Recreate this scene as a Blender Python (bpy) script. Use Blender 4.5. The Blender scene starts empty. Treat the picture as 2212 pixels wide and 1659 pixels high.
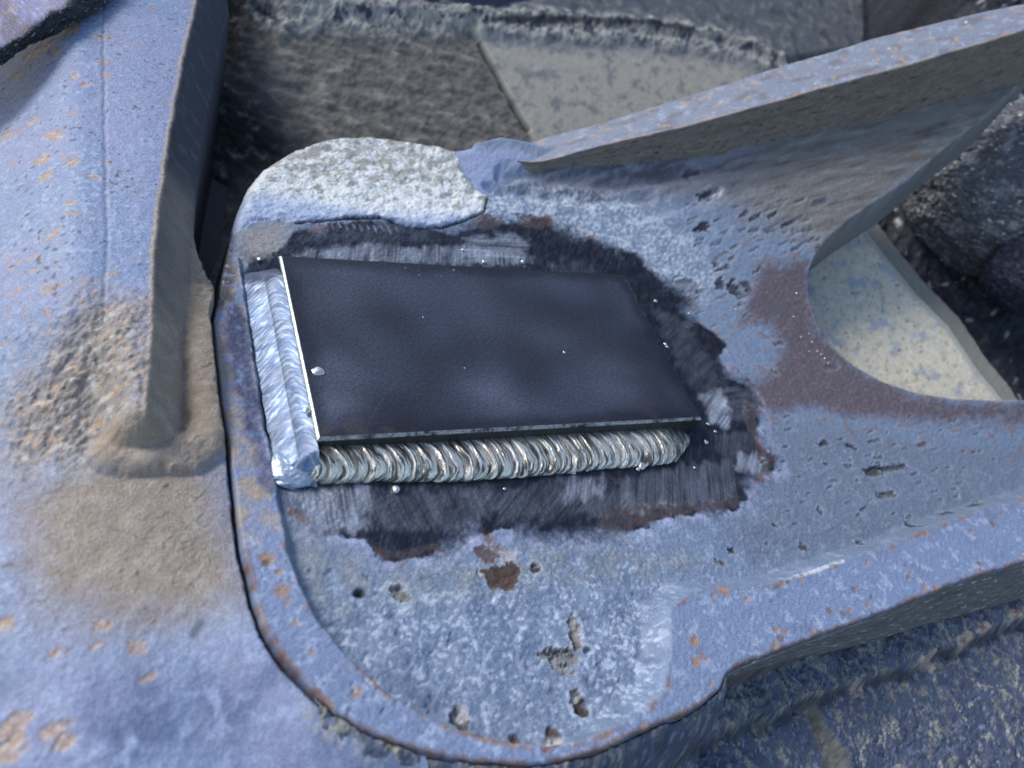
import bpy, bmesh, math
import numpy as np
from mathutils import Matrix, Vector

S = bpy.context.scene
MM = 0.001
# ------------------------------------------------------------------ camera, sky, sun, exposure
FPX, CXP, CYP = 1693.0, 1106.0, 829.5            # focal length and centre of the picture in its own pixels (2212 wide)
d1 = np.array([3174.0, -74.0, FPX]); d1 /= np.linalg.norm(d1)
d2 = np.array([-961.0, -2481.0, FPX]); d2 -= d1 * (d1 @ d2); d2 /= np.linalg.norm(d2)
ROT = np.array([d1, d2, np.cross(d1, d2)])       # camera axes -> world axes (x along the plate, y across it, z up)
_r0 = ROT @ np.array([(685 - CXP) / FPX, (950 - CYP) / FPX, 1.0])
CAM = np.array([0, 0, 10.0]) + _r0 * (195.07 / _r0[2])
CAM = np.array([0, 0, 10.0]) - _r0 * (-195.07 / _r0[2]) if CAM[2] < 0 else CAM

cam_data = bpy.data.cameras.new('camera')
cam = bpy.data.objects.new('camera', cam_data)
S.collection.objects.link(cam)
m = Matrix.Identity(4)
for i in range(3):
    m[i][0] = ROT[i][0]; m[i][1] = -ROT[i][1]; m[i][2] = -ROT[i][2]; m[i][3] = CAM[i] * MM
cam.matrix_world = m
cam_data.sensor_width = 36.0
cam_data.lens = 36.0 * FPX / 2212.0
cam_data.clip_start = 0.005
cam_data.clip_end = 50.0
cam_data.dof.use_dof = True
cam_data.dof.focus_distance = 0.275
cam_data.dof.aperture_fstop = 10.5
S.camera = cam

SUN_DIR = Vector((-0.62, 0.50, 0.72)).normalized()          # towards the sun
w = bpy.data.worlds.new('World'); S.world = w; w.use_nodes = True
nt = w.node_tree
sky = nt.nodes.new('ShaderNodeTexSky'); sky.sky_type = 'NISHITA'; sky.sun_disc = False; sky.dust_density = 1.2; sky.ozone_density = 1.2
sky.sun_elevation = math.asin(SUN_DIR.z)
sky.sun_rotation = math.atan2(SUN_DIR.x, SUN_DIR.y)
bg = nt.nodes['Background']; bg.inputs['Strength'].default_value = 0.12
nt.links.new(sky.outputs['Color'], bg.inputs['Color'])
sd_ = bpy.data.lights.new('sun', 'SUN'); sd_.energy = 1.5; sd_.angle = math.radians(18); sd_.color = (1.0, 0.97, 0.93)
sun = bpy.data.objects.new('sun', sd_); S.collection.objects.link(sun)
sun.rotation_euler = SUN_DIR.to_track_quat('Z', 'Y').to_euler()
S.view_settings.view_transform = 'Standard'
S.view_settings.look = 'None'
S.view_settings.gamma = 1.0
S.view_settings.use_curve_mapping = False
S.view_settings.exposure = 0.66

# ------------------------------------------------------------------ numeric helpers
rng = np.random.default_rng(7)
PERM = np.arange(512); rng.shuffle(PERM); PERM = np.concatenate([PERM, PERM])
GA = rng.uniform(0, 2 * np.pi, 512)
GX, GY = np.cos(GA).astype(np.float32), np.sin(GA).astype(np.float32)

def perlin(x, y, seed=0):
    x = np.asarray(x, np.float32) + seed * 17.31; y = np.asarray(y, np.float32) + seed * 9.77
    xi = np.floor(x).astype(np.int32); yi = np.floor(y).astype(np.int32)
    fx = x - xi; fy = y - yi
    u = fx * fx * fx * (fx * (fx * 6 - 15) + 10); v = fy * fy * fy * (fy * (fy * 6 - 15) + 10)
    def g(ix, iy, dx, dy):
        h = PERM[(PERM[ix & 511] + iy) & 511]
        return GX[h] * dx + GY[h] * dy
    a = g(xi, yi, fx, fy); b = g(xi + 1, yi, fx - 1, fy)
    c = g(xi, yi + 1, fx, fy - 1); d = g(xi + 1, yi + 1, fx - 1, fy - 1)
    return (a + (b - a) * u + (c - a) * v + (a - b - c + d) * u * v) * 1.5

def fbm(x, y, scale, octv=4, seed=0, gain=0.55):
    out = 0; amp = 1.0; tot = 0
    for o in range(octv):
        out = out + amp * perlin(x / scale, y / scale, seed + o * 3.7)
        tot += amp; amp *= gain; scale *= 0.47
    return out / tot

def ss(a, b, x):
    t = np.clip((x - a) / (b - a), 0, 1)
    return t * t * (3 - 2 * t)

def mixc(col, c, k):
    k = np.asarray(k)[..., None]
    return col * (1 - k) + np.asarray(c, np.float32) * k

def mixv(v, c, k):
    return v * (1 - k) + c * k

def rays(pts):
    p = np.atleast_2d(np.array(pts, float))
    return np.stack([(p[:, 0] - CXP) / FPX, (p[:, 1] - CYP) / FPX, np.ones(len(p))], 1) @ ROT.T

def onto(pts, F, off=0.0, t0=120, t1=1100):
    """meets the sight lines of traced outline points with a surface z = F(x, y) + off"""
    r = rays(pts); t = np.linspace(t0, t1, 5000)
    X = CAM[0] + r[:, :1] * t; Y = CAM[1] + r[:, 1:2] * t; Z = CAM[2] + r[:, 2:] * t
    i = np.argmax(Z - F(X, Y) - off < 0, 1)
    tt = t[i]
    return np.stack([CAM[0] + r[:, 0] * tt, CAM[1] + r[:, 1] * tt, CAM[2] + r[:, 2] * tt], 1)

def to_px(p):
    c = (np.atleast_2d(p) - CAM) @ ROT
    return np.stack([c[:, 0] / c[:, 2] * FPX + CXP, c[:, 1] / c[:, 2] * FPX + CYP], 1)

def flat(z):
    return lambda x, y: np.zeros_like(x) + z

def resample(pts, n):
    pts = np.asarray(pts, float)
    s = np.concatenate([[0], np.cumsum(np.linalg.norm(np.diff(pts, axis=0), axis=1))])
    q = np.linspace(0, s[-1], n)
    return np.stack([np.interp(q, s, pts[:, k]) for k in range(pts.shape[1])], 1)

def smooth_path(pts, it=2):
    p = np.asarray(pts, float)
    for _ in range(it):
        a = p[:-1] * .75 + p[1:] * .25; b = p[:-1] * .25 + p[1:] * .75
        q = np.empty((2 * len(a), p.shape[1])); q[0::2] = a; q[1::2] = b
        p = np.concatenate([p[:1], q, p[-1:]])
    return p

class Grid:
    """a rectilinear ground grid in millimetres with windowed distance fields"""
    def __init__(s, xs, ys):
        s.xs = np.asarray(xs, np.float32); s.ys = np.asarray(ys, np.float32)
        s.X, s.Y = np.meshgrid(s.xs, s.ys)
        s.wx = np.zeros_like(s.X); s.wy = np.zeros_like(s.X)
    def warp(s, amp, scale, seed, octv=3):
        s.wx = amp * fbm(s.X, s.Y, scale, octv, seed); s.wy = amp * fbm(s.X, s.Y, scale, octv, seed + 50)
    def nowarp(s):
        s.wx = np.zeros_like(s.X); s.wy = np.zeros_like(s.X)
    def win(s, lo, hi, marg):
        i0, i1 = np.searchsorted(s.xs, [lo[0] - marg, hi[0] + marg]); j0, j1 = np.searchsorted(s.ys, [lo[1] - marg, hi[1] + marg])
        return slice(j0, j1), slice(i0, i1)
    def poly(s, P, marg=14.0):
        P = np.asarray(P, np.float32)[:, :2]
        w_ = s.win(P.min(0), P.max(0), marg)
        out = np.full(s.X.shape, 99.0, np.float32)
        x = s.X[w_] + s.wx[w_]; y = s.Y[w_] + s.wy[w_]
        if x.size == 0: return out
        best = np.full(x.shape, 1e9, np.float32); ins = np.zeros(x.shape, bool)
        n = len(P)
        for k in range(n):
            a = P[k]; b = P[(k + 1) % n]; e = b - a
            l2 = max(float(e @ e), 1e-9)
            t = np.clip(((x - a[0]) * e[0] + (y - a[1]) * e[1]) / l2, 0, 1)
            best = np.minimum(best, (x - a[0] - t * e[0]) ** 2 + (y - a[1] - t * e[1]) ** 2)
            if a[1] != b[1]:
                c = ((a[1] > y) != (b[1] > y)) & (x < (b[0] - a[0]) * (y - a[1]) / (b[1] - a[1]) + a[0])
                ins ^= c
        d = np.sqrt(best)
        out[w_] = np.where(ins, -d, d)
        return out
    def line(s, P, marg=14.0):
        P = np.asarray(P, np.float32)[:, :2]
        w_ = s.win(P.min(0), P.max(0), marg)
        out = np.full(s.X.shape, 99.0, np.float32)
        x = s.X[w_] + s.wx[w_]; y = s.Y[w_] + s.wy[w_]
        if x.size == 0: return out
        best = np.full(x.shape, 1e9, np.float32)
        for k in range(len(P) - 1):
            a = P[k]; e = P[k + 1] - a; l2 = max(float(e @ e), 1e-9)
            t = np.clip(((x - a[0]) * e[0] + (y - a[1]) * e[1]) / l2, 0, 1)
            best = np.minimum(best, (x - a[0] - t * e[0]) ** 2 + (y - a[1] - t * e[1]) ** 2)
        out[w_] = np.sqrt(best)
        return out

# ------------------------------------------------------------------ materials
def surface(name, fine=1400.0, bump=0.25, tint=0.25, spec=0.5, dist=0.0006):
    mt = bpy.data.materials.new(name); mt.use_nodes = True
    t = mt.node_tree; N = t.nodes; L = t.links
    b = N['Principled BSDF']
    a = N.new('ShaderNodeAttribute'); a.attribute_name = 'Col'
    x = N.new('ShaderNodeAttribute'); x.attribute_name = 'Aux'
    sp = N.new('ShaderNodeSeparateColor'); L.new(x.outputs['Color'], sp.inputs[0])
    tc = N.new('ShaderNodeTexCoord')
    n1 = N.new('ShaderNodeTexNoise'); n1.inputs['Scale'].default_value = fine; n1.inputs['Detail'].default_value = 3.0
    n2 = N.new('ShaderNodeTexNoise'); n2.inputs['Scale'].default_value = fine * 0.28; n2.inputs['Detail'].default_value = 4.0
    L.new(tc.outputs['Object'], n1.inputs['Vector']); L.new(tc.outputs['Object'], n2.inputs['Vector'])
    mr = N.new('ShaderNodeMapRange'); mr.inputs['From Min'].default_value = 0.3; mr.inputs['From Max'].default_value = 0.7
    mr.inputs['To Min'].default_value = 1 - tint; mr.inputs['To Max'].default_value = 1 + tint
    L.new(n1.outputs['Fac'], mr.inputs['Value'])
    vm = N.new('ShaderNodeVectorMath'); vm.operation = 'SCALE'
    L.new(a.outputs['Color'], vm.inputs[0]); L.new(mr.outputs[0], vm.inputs['Scale'])
    L.new(vm.outputs[0], b.inputs['Base Color'])
    L.new(sp.outputs[0], b.inputs['Roughness']); L.new(sp.outputs[1], b.inputs['Metallic'])
    ad = N.new('ShaderNodeMath'); ad.operation = 'ADD'; L.new(n1.outputs['Fac'], ad.inputs[0]); L.new(n2.outputs['Fac'], ad.inputs[1])
    bp = N.new('ShaderNodeBump'); bp.inputs['Strength'].default_value = bump; bp.inputs['Distance'].default_value = dist
    mu = N.new('ShaderNodeMath'); mu.operation = 'MULTIPLY'; mu.inputs[1].default_value = bump
    L.new(sp.outputs[2], mu.inputs[0]); L.new(mu.outputs[0], bp.inputs['Strength'])
    L.new(ad.outputs[0], bp.inputs['Height']); L.new(bp.outputs[0], b.inputs['Normal'])
    b.inputs['Specular IOR Level'].default_value = spec
    return mt

M_PAINT = surface('worn_paint', 1700, 0.45, 0.22)
M_PLATE = surface('mill_scale', 2000, 0.45, 0.5, 0.5, 0.0003)
M_WELD = surface('weld_metal', 2200, 0.10, 0.12, 0.5, 0.0003)
M_MUD = surface('caked_mud', 1700, 0.4, 0.16, 0.22, 0.0004)
M_ROCK = surface('dirt', 500, 0.8, 0.35, 0.3, 0.0015)
M_RUBBER = surface('torn_edge', 700, 0.7, 0.3, 0.5, 0.0012)

# ------------------------------------------------------------------ object helpers
def thing(name, label, cat, loc=(0, 0, 0), group=None):
    o = bpy.data.objects.new(name, None); S.collection.objects.link(o)
    o.empty_display_size = 0.01
    o['label'] = label; o['category'] = cat
    if group: o['group'] = group
    return o

def link(name, me, mat, parent=None):
    o = bpy.data.objects.new(name, me); S.collection.objects.link(o)
    me.materials.append(mat)
    if parent: o.parent = parent
    return o

def grid_obj(name, X, Y, Z, col, aux, mat, parent=None, keep=None, flip=False, culled=True):
    """grid of points (mm) -> one mesh; keep is a mask over its cells"""
    h, w_ = X.shape
    V = np.stack([X, Y, Z], -1).astype(np.float64)
    du = np.gradient(V, axis=1); dv = np.gradient(V, axis=0)
    Nn = np.cross(du, dv); Nn /= np.maximum(np.linalg.norm(Nn, axis=-1, keepdims=True), 1e-9)
    if flip: Nn = -Nn
    k = np.ones((h - 1, w_ - 1), bool) if keep is None else keep.copy()
    idx = np.arange(h * w_).reshape(h, w_)
    q = np.stack([idx[:-1, :-1], idx[:-1, 1:], idx[1:, 1:], idx[1:, :-1]], -1)[k]
    if flip: q = q[:, ::-1]
    if len(q) == 0: return None
    used = np.zeros(h * w_, bool); used[q.ravel()] = True
    new = np.cumsum(used) - 1; q = new[q]
    v = (V.reshape(-1, 3)[used] * MM).astype(np.float32)
    me = bpy.data.meshes.new(name)
    me.vertices.add(len(v)); me.vertices.foreach_set('co', v.ravel())
    me.loops.add(q.size); me.loops.foreach_set('vertex_index', q.ravel().astype(np.int32))
    me.polygons.add(len(q)); me.polygons.foreach_set('loop_start', np.arange(0, q.size, 4, dtype=np.int32))
    me.polygons.foreach_set('use_smooth', np.ones(len(q), bool))
    me.update(calc_edges=True)
    c = np.ones((len(v), 4), np.float32); c[:, :3] = np.clip(np.broadcast_to(col, V.shape).reshape(-1, 3)[used], 0.004, 0.95)
    at = me.attributes.new('Col', 'FLOAT_COLOR', 'POINT'); at.data.foreach_set('color', c.ravel())
    c = np.ones((len(v), 4), np.float32); c[:, :3] = np.clip(np.broadcast_to(aux, V.shape).reshape(-1, 3)[used], 0, 3)
    at = me.attributes.new('Aux', 'FLOAT_COLOR', 'POINT'); at.data.foreach_set('color', c.ravel())
    me.normals_split_custom_set_from_vertices(Nn.reshape(-1, 3)[used].astype(np.float32).tolist())
    return link(name, me, mat, parent)

def aux3(shape, r=0.6, mtl=0.0, b=1.0):
    a = np.empty(shape + (3,), np.float32); a[..., 0] = r; a[..., 1] = mtl; a[..., 2] = b
    return a

def colour(shape, c):
    return np.broadcast_to(np.array(c, np.float32), shape + (3,)).copy()

def in_view(X, Y, Z, marg=0.10):
    c = (np.stack([X, Y, Z], -1) - CAM) @ ROT
    px = c[..., 0] / np.maximum(c[..., 2], 1) * FPX + CXP; py = c[..., 1] / np.maximum(c[..., 2], 1) * FPX + CYP
    k = (px > -2212 * marg) & (px < 2212 * (1 + marg)) & (py > -1659 * marg) & (py < 1659 * (1 + marg)) & (c[..., 2] > 20)
    return k

def cells(k):
    return k[:-1, :-1] & k[1:, :-1] & k[:-1, 1:] & k[1:, 1:]

# ================================================================== the casting under the plate
def F_floor(x, y):
    q = 0.6 * x + 0.8 * y - 175.0
    return 0.8 * (np.sqrt(q * q + 144.0) + q) / 2 - 0.12

RIM_IN = [(513, 553), (533, 686), (550, 800), (567, 920), (583, 986), (600, 1070), (606, 1106), (620, 1190), (645, 1256), (680, 1323), (710, 1366), (737, 1405), (767, 1430), (804, 1466), (864, 1513), (924, 1546), (970, 1568), (1047, 1590), (1120, 1604), (1170, 1612), (1230, 1606), (1304, 1585), (1390, 1545), (1440, 1490), (1452, 1400), (1450, 1310), (1500, 1281), (1580, 1275), (1671, 1262), (1748, 1238), (1808, 1219), (1898, 1193), (1975, 1159), (2041, 1133), (2128, 1106), (2212, 1080), (2330, 1040)]
CRACK = [(470, 470), (466, 540), (458, 626), (460, 693), (468, 786), (478, 870), (492, 943), (498, 986), (504, 1036), (513, 1106), (523, 1179), (538, 1233), (550, 1293), (574, 1366), (620, 1433), (663, 1478), (723, 1540), (780, 1577), (850, 1606), (940, 1634), (1037, 1650), (1130, 1655), (1220, 1645), (1300, 1622), (1370, 1588), (1430, 1562), (1480, 1545), (1520, 1520), (1556, 1490), (1571, 1453)]
FL_OUT = [(1571, 1453), (1608, 1434), (1708, 1396), (1808, 1359), (1908, 1323), (2075, 1257), (2212, 1216), (2350, 1172)]
def zr_px(py): return 2.5 + 5.0 * ss(1000, 1350, np.asarray(py, float))
def rim_world(pts):
    return np.concatenate([onto([p], F_floor, float(zr_px(p[1]))) for p in pts])
rim_in = rim_world(RIM_IN); crack = rim_world(CRACK); fl_out = rim_world(FL_OUT)
NOSE_ARC = [(503, 483), (508, 460), (520, 430), (534, 398), (550, 377), (567, 360), (598, 340), (633, 321), (680, 303), (737, 292), (790, 290), (840, 294), (890, 301), (937, 308), (977, 318)]
NOTCH = [(2300, 90), (2250, 125), (2198, 187), (2170, 215), (2141, 243), (2100, 275), (2058, 307), (2010, 348), (1958, 393), (1915, 421), (1875, 447), (1835, 475), (1801, 503), (1776, 530), (1761, 553), (1750, 580), (1748, 603), (1750, 646), (1765, 693), (1795, 743), (1841, 786), (1908, 823), (1975, 846), (2058, 859), (2140, 863), (2212, 862), (2330, 850)]
nose_arc = onto(NOSE_ARC, F_floor); notch = onto(NOTCH, F_floor)
FOOT = [(1060, 338), (1110, 345), (1170, 362), (1320, 352), (1475, 342), (1580, 320), (1700, 292), (1800, 275), (1900, 254), (2000, 229), (2100, 203), (2198, 176), (2320, 140)]
foot = smooth_path(onto(FOOT, F_floor), 1)
foot_back = foot + np.array([0.55, 0.83, 0]) * 9.0
outline = np.concatenate([crack[3:], fl_out[1:], rim_world([(2330, 1040)]), onto([(2330, 855)], F_floor)[:0], notch[::-1], foot_back[::-1], nose_arc[::-1], rim_world([(492, 540)])])[:, :2]

xs = np.concatenate([np.arange(-34, 160, 0.42), np.arange(160, 380, 0.62)])
ys = np.concatenate([np.arange(-108, 120, 0.42), np.arange(120, 190, 0.55)])
G = Grid(xs, ys); X, Y = G.X, G.Y
Fz = F_floor(X, Y)
sd_out = G.poly(outline, 30)
fine = fbm(X, Y, 1.6, 2, 11); med = fbm(X, Y, 6.0, 4, 21); big = fbm(X, Y, 34.0, 3, 31)
spk = fbm(X, Y, 2.6, 3, 41)
# --- raised rim and lower flange
rimpoly = np.concatenate([rim_in, fl_out[::-1], crack[::-1], rim_world([(492, 540)])])[:, :2]
G.warp(0.8, 12, 5); sd_rim = G.poly(rimpoly, 40); G.nowarp()
zr = 2.5 + 5.0 * ss(-5, -60, Y)
wid = 2.2 + 5.5 * ss(48, 74, X) * (1 - ss(112, 140, X)) * ss(-32, -58, Y) + 5.0 * ss(112, 140, X) * ss(0, -30, Y)
raise_ = zr * (1 - ss(0, 1, np.maximum(sd_rim + 0.3, 0) / wid))
Z = Fz + raise_
Z += 0.35 * med * ss(0, 3, sd_rim) + 0.9 * big * ss(0, 8, sd_rim) * ss(-15, -45, Y)
def R2(px, off=0.0): return onto(px, F_floor, off)[:, :2]

# --- pale worn lip above the plate
NOSE = NOSE_ARC + [(997, 360), (1024, 407), (1051, 425), (1047, 457), (1004, 477), (954, 492), (897, 491), (821, 471), (737, 474), (640, 480), (560, 478), (520, 500), (503, 500)]
G.warp(1.6, 9, 61); sd_nose = G.poly(R2(NOSE), 20); G.nowarp()
nose = 1 - ss(-0.35, 0.35, sd_nose)
Z += 0.8 * (1 - ss(-2.5, 0.3, sd_nose)) + 1.1 * nose * fbm(X, Y, 6, 4, 63) + 1.3 * nose * np.abs(fbm(X, Y, 22, 2, 64))
# --- bottom of the pocket: bruised and lumpy
low = ss(-30, -55, Y) * (1 - ss(90, 130, X)) * ss(0, 4, sd_rim)
Z += low * (0.55 * fbm(X, Y, 5.5, 4, 71) + 0.7 * fbm(X, Y, 16, 2, 72))
# --- furrows running out under the upper flange
web = ss(120, 140, X) * 0 + ss(178, 190, 0.6 * X + 0.8 * Y)
for P_, dp in (([(1085, 372), (1180, 380), (1290, 392), (1420, 378), (1560, 345)], 3.6), ([(1062, 408), (1150, 414), (1260, 425), (1400, 426)], 3.2), ([(1300, 405), (1500, 385), (1750, 335), (2050, 255)], 1.2), ([(1500, 430), (1700, 385), (1950, 300), (2120, 232)], 0.9)):
    G.warp(3.0, 14, 81); ln = G.line(R2(P_), 20); G.nowarp()
    Z -= dp * (1 - ss(0, 5.5, ln))
# --- cliffs
dn_ = np.maximum(sd_out, 0)
isnose = (Y > 95) & (X < 100) & (X > -20)
isnotch = (X > 160) & (Y > -20)
rr = np.where(isnose, 5.0, 1.0)
e = np.maximum(sd_out + rr, 0)
drop = np.where(isnotch, 22.0, np.where(isnose, 40.0, 24.0))
Z -= np.where(e < rr, rr - np.sqrt(np.maximum(rr * rr - e * e, 0)), rr + (e - rr) * np.where(isnotch, 14.0, 10.0)).clip(0, drop + rr)
Z -= 0.25 * fine * ss(0, 2, np.abs(sd_out))

# --- colours
C = colour(X.shape, (0.180, 0.238, 0.335)); A = aux3(X.shape, 0.55)
fl1 = ss(0.05, 0.45, med + 0.5 * fine); dk1 = ss(0.05, 0.5, fbm(X, Y, 9, 4, 101))
C = mixc(C, (0.15, 0.185, 0.27), 0.65 * dk1); C = mixc(C, (0.40, 0.46, 0.60), 0.45 * fl1)
# frosty chafed paint in the pocket's lower half
fr = ss(0.02, 0.38, 0.8 * fbm(X, Y, 4.2, 5, 111, 0.75) + 0.5 * fine + 0.25 * big) * low
C = mixc(C, (0.54, 0.62, 0.74), 0.72 * fr)
C = mixc(C, (0.095, 0.13, 0.22), low * 0.75 * ss(0.05, 0.45, fbm(X, Y, 12, 5, 113, 0.65)))
# mud film in the pocket's left and under the ground patch
G.warp(7, 25, 121)
film = 1 - ss(-6, 9, G.poly(R2([(600, 1040), (640, 1130), (800, 1210), (1000, 1210), (1300, 1180), (1480, 1200), (1300, 1240), (1000, 1290), (700, 1300), (640, 1220)]), 20))
film2 = 1 - ss(-5, 8, G.poly(R2([(520, 500), (600, 485), (620, 540), (560, 590), (520, 560)]), 20))
C = mixc(C, (0.22, 0.225, 0.19), 0.6 * film * ss(-0.4, 0.3, med)); C = mixc(C, (0.33, 0.29, 0.24), 0.7 * film2)
# upper web: brown grey, streaked along the flange
dirx, diry = 0.999, -0.035
us = X * dirx + Y * diry; vs = -X * diry + Y * dirx
stk = fbm(us / 7.0, vs, 2.6, 4, 131)
upweb = ss(120, 150, Y + 0.25 * (X - 150)) * ss(85, 125, X) 
G.warp(6, 16, 136); webm = 1 - ss(-9, 9, G.poly(R2([(1120, 352), (1180, 385), (1400, 408), (1560, 440), (1680, 490), (1790, 530), (2230, 190), (2230, 120), (1480, 335)]), 20)); G.nowarp()
C = mixc(C, mixc(colour(X.shape, (0.165, 0.165, 0.205)), (0.175, 0.162, 0.140), ss(190, 250, X)), 0.92 * webm)
C = mixc(C, (0.095, 0.085, 0.085), 0.75 * webm * ss(0.05, 0.4, stk)); C = mixc(C, (0.28, 0.28, 0.28), 0.6 * webm * ss(0.1, 0.4, -stk)); C = mixc(C, (0.20, 0.12, 0.09), 0.6 * webm * ss(0.22, 0.4, fbm(us / 4, vs, 4, 4, 138)) * ss(240, 300, X))
for pp, cc in (([(1150, 352), (1300, 350), (1480, 343), (1490, 366), (1330, 384), (1180, 372)], (0.050, 0.052, 0.065)), ([(1056, 405), (1110, 390), (1290, 398), (1430, 418), (1280, 428), (1150, 420)], (0.070, 0.074, 0.100))):
    G.warp(4, 10, 139); k = 1 - ss(-3, 4, G.poly(R2(pp), 14)); G.nowarp(); C = mixc(C, cc, 0.85 * k * ss(-0.35, 0.2, stk + .5 * spk))
C = mixc(C, (0.52, 0.58, 0.64), 0.8 * ss(-0.25, 0.35, .6 * med + 0.7 * fine) * (1 - ss(6, 16, G.line(R2([(1060, 445), (1200, 450), (1330, 475), (1420, 530), (1500, 600)]), 20))))
G.nowarp()
# blue paint facet between the lip and the flange
G.warp(2, 8, 141); fac = 1 - ss(-1, 1, G.poly(R2([(977, 318), (1060, 325), (1120, 318), (1170, 350), (1100, 365), (1065, 400), (1051, 425), (1024, 407)]), 14)); G.nowarp()
C = mixc(C, (0.28, 0.335, 0.50), 0.85 * fac)
# lower flange and rim: cleaner lilac paint
sfl = ss(78, 95, X) * (1 - ss(120, 160, X)) * ss(-20, -50, Y)
isrim = 1 - ss(-0.6 - 8 * sfl, 0.8 + 9 * sfl, sd_rim + sfl * 14 * med)
C = mixc(C, mixc(mixc(colour(X.shape, (0.205, 0.262, 0.405)), (0.15, 0.19, 0.29), .6 * dk1), (0.42, 0.49, 0.63), 0.65 * ss(0.10, 0.45, med + 0.5 * fine)), 0.9 * isrim)
mudrim = isrim * ss(-38, -12, Y + 6 * big) * (1 - ss(80, 120, X))
C = mixc(C, (0.36, 0.285, 0.205), 0.92 * mudrim * ss(-0.35, 0.25, med))
# purple scorch along the rim beside the left weld
G.warp(3, 9, 151); sc = 1 - ss(-2, 2.5, G.poly(R2([(505, 640), (535, 690), (545, 790), (562, 900), (592, 1050), (575, 1060), (545, 960), (520, 880), (500, 770), (478, 700)], 2.5), 14)); G.nowarp()
C = mixc(C, (0.040, 0.050, 0.115), 0.95 * sc * ss(-0.6, 0.0, med))
G.warp(2.5, 8, 155); ol = 1 - ss(-2, 2, G.poly(R2([(440, 430), (505, 480), (508, 560), (498, 640), (470, 670), (445, 610)], 2.5), 14)); G.nowarp()
C = mixc(C, (0.045, 0.043, 0.045), 0.9 * ol * ss(-.5, .0, med)); C = mixc(C, (0.4, 0.4, 0.4), .8 * ol * ss(.3, .45, spk))
wl_ = (1 - ss(.1, .7, G.line(rim_in[:6], 6) + .3 * spk)) * ss(-.35, .1, med)
C = mixc(C, (0.55, 0.60, 0.66), .8 * wl_)
G.warp(5, 18, 157); dg = 1 - ss(-8, 8, G.poly(R2([(1690, 925), (1850, 930), (2230, 960), (2230, 1070), (1900, 1185), (1620, 1215), (1560, 1150), (1650, 1050)]), 20)); G.nowarp()
C = mixc(C, (0.130, 0.155, 0.205), 0.62 * dg); C = mixc(C, (0.27, 0.31, 0.37), 0.35 * dg * ss(.1, .45, .5 * med + .8 * fine))
# rust wash round the notch
RUST = [(1640, 585), (1700, 560), (1755, 560), (1750, 640), (1770, 700), (1850, 795), (1980, 852), (2120, 868), (2330, 860), (2330, 900), (2100, 915), (1950, 905), (1850, 900), (1760, 880), (1730, 875), (1700, 895), (1640, 888), (1625, 830), (1670, 800), (1690, 745), (1670, 700), (1600, 700), (1610, 640)]
G.warp(5, 14, 161, 4); sd_r = G.poly(R2(RUST), 30); G.nowarp()
ru = 1 - ss(-5, 5, sd_r + 5 * spk)
C = mixc(C, (0.098, 0.078, 0.094), 0.94 * ru)
C = mixc(C, (0.24, 0.145, 0.10), 0.75 * ru * ss(0.18, 0.5, fine + 0.35 * med))
ru2 = ss(0.16, 0.34, med + 0.45 * fine) * (1 - ss(6, 26, sd_r)) * (1 - ru)
C = mixc(C, (0.17, 0.115, 0.105), 0.8 * ru2)
A[..., 0] = mixv(A[..., 0], 0.75, ru)

# --- ground-back steel round the plate
GROUND = [(640, 500), (720, 480), (860, 478), (960, 500), (1010, 490), (1040, 470), (1100, 478), (1185, 462), (1205, 490), (1290, 515), (1370, 545), (1440, 610), (1505, 640), (1475, 672), (1525, 705), (1568, 740), (1553, 768), (1578, 818), (1622, 828), (1636, 870), (1641, 905), (1631, 945), (1655, 972), (1680, 985), (1676, 1020), (1625, 1036), (1615, 1073), (1588, 1100), (1480, 1110), (1370, 1143), (1304, 1157), (1237, 1167), (1140, 1152), (1070, 1144), (1020, 1155), (970, 1178), (920, 1203), (868, 1214), (815, 1207), (797, 1173), (737, 1157), (690, 1150), (640, 1108), (612, 1072), (590, 980), (560, 840), (530, 600), (545, 560), (600, 545), (625, 525)]
G.warp(3.2, 10, 171, 4); sd_g = G.poly(R2(GROUND), 24); G.nowarp()
gso = 0.8 + 6.0 * ss(-0.1, 0.35, fbm(X, Y, 22, 2, 173))
gm = 1 - ss(-1, 1, (sd_g + (0.6 + .5 * gso) * spk) / gso)
halo = (1 - ss(0.5, 7, sd_g)) * (1 - gm) * ss(60, -10, Y)
C = mixc(C, (0.40, 0.42, 0.60), 0.65 * halo * ss(-0.3, 0.25, med))
fringe = (1 - ss(-3.5, 1.0, np.abs(sd_g) - 0.5)) * ss(0.0, 0.35, med + 0.5 * spk)
orange = (1 - ss(-1, 3, np.abs(sd_g))) * ss(0.12, 0.40, fbm(X, Y, 9, 3, 175))
C = mixc(C, (0.018, 0.021, 0.034), gm)
A[..., 0] = mixv(A[..., 0], 0.42, gm); A[..., 1] = mixv(A[..., 1], 0.55, gm); A[..., 2] = mixv(A[..., 2], 0.5, gm)
Z -= 0.5 * gm
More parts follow.
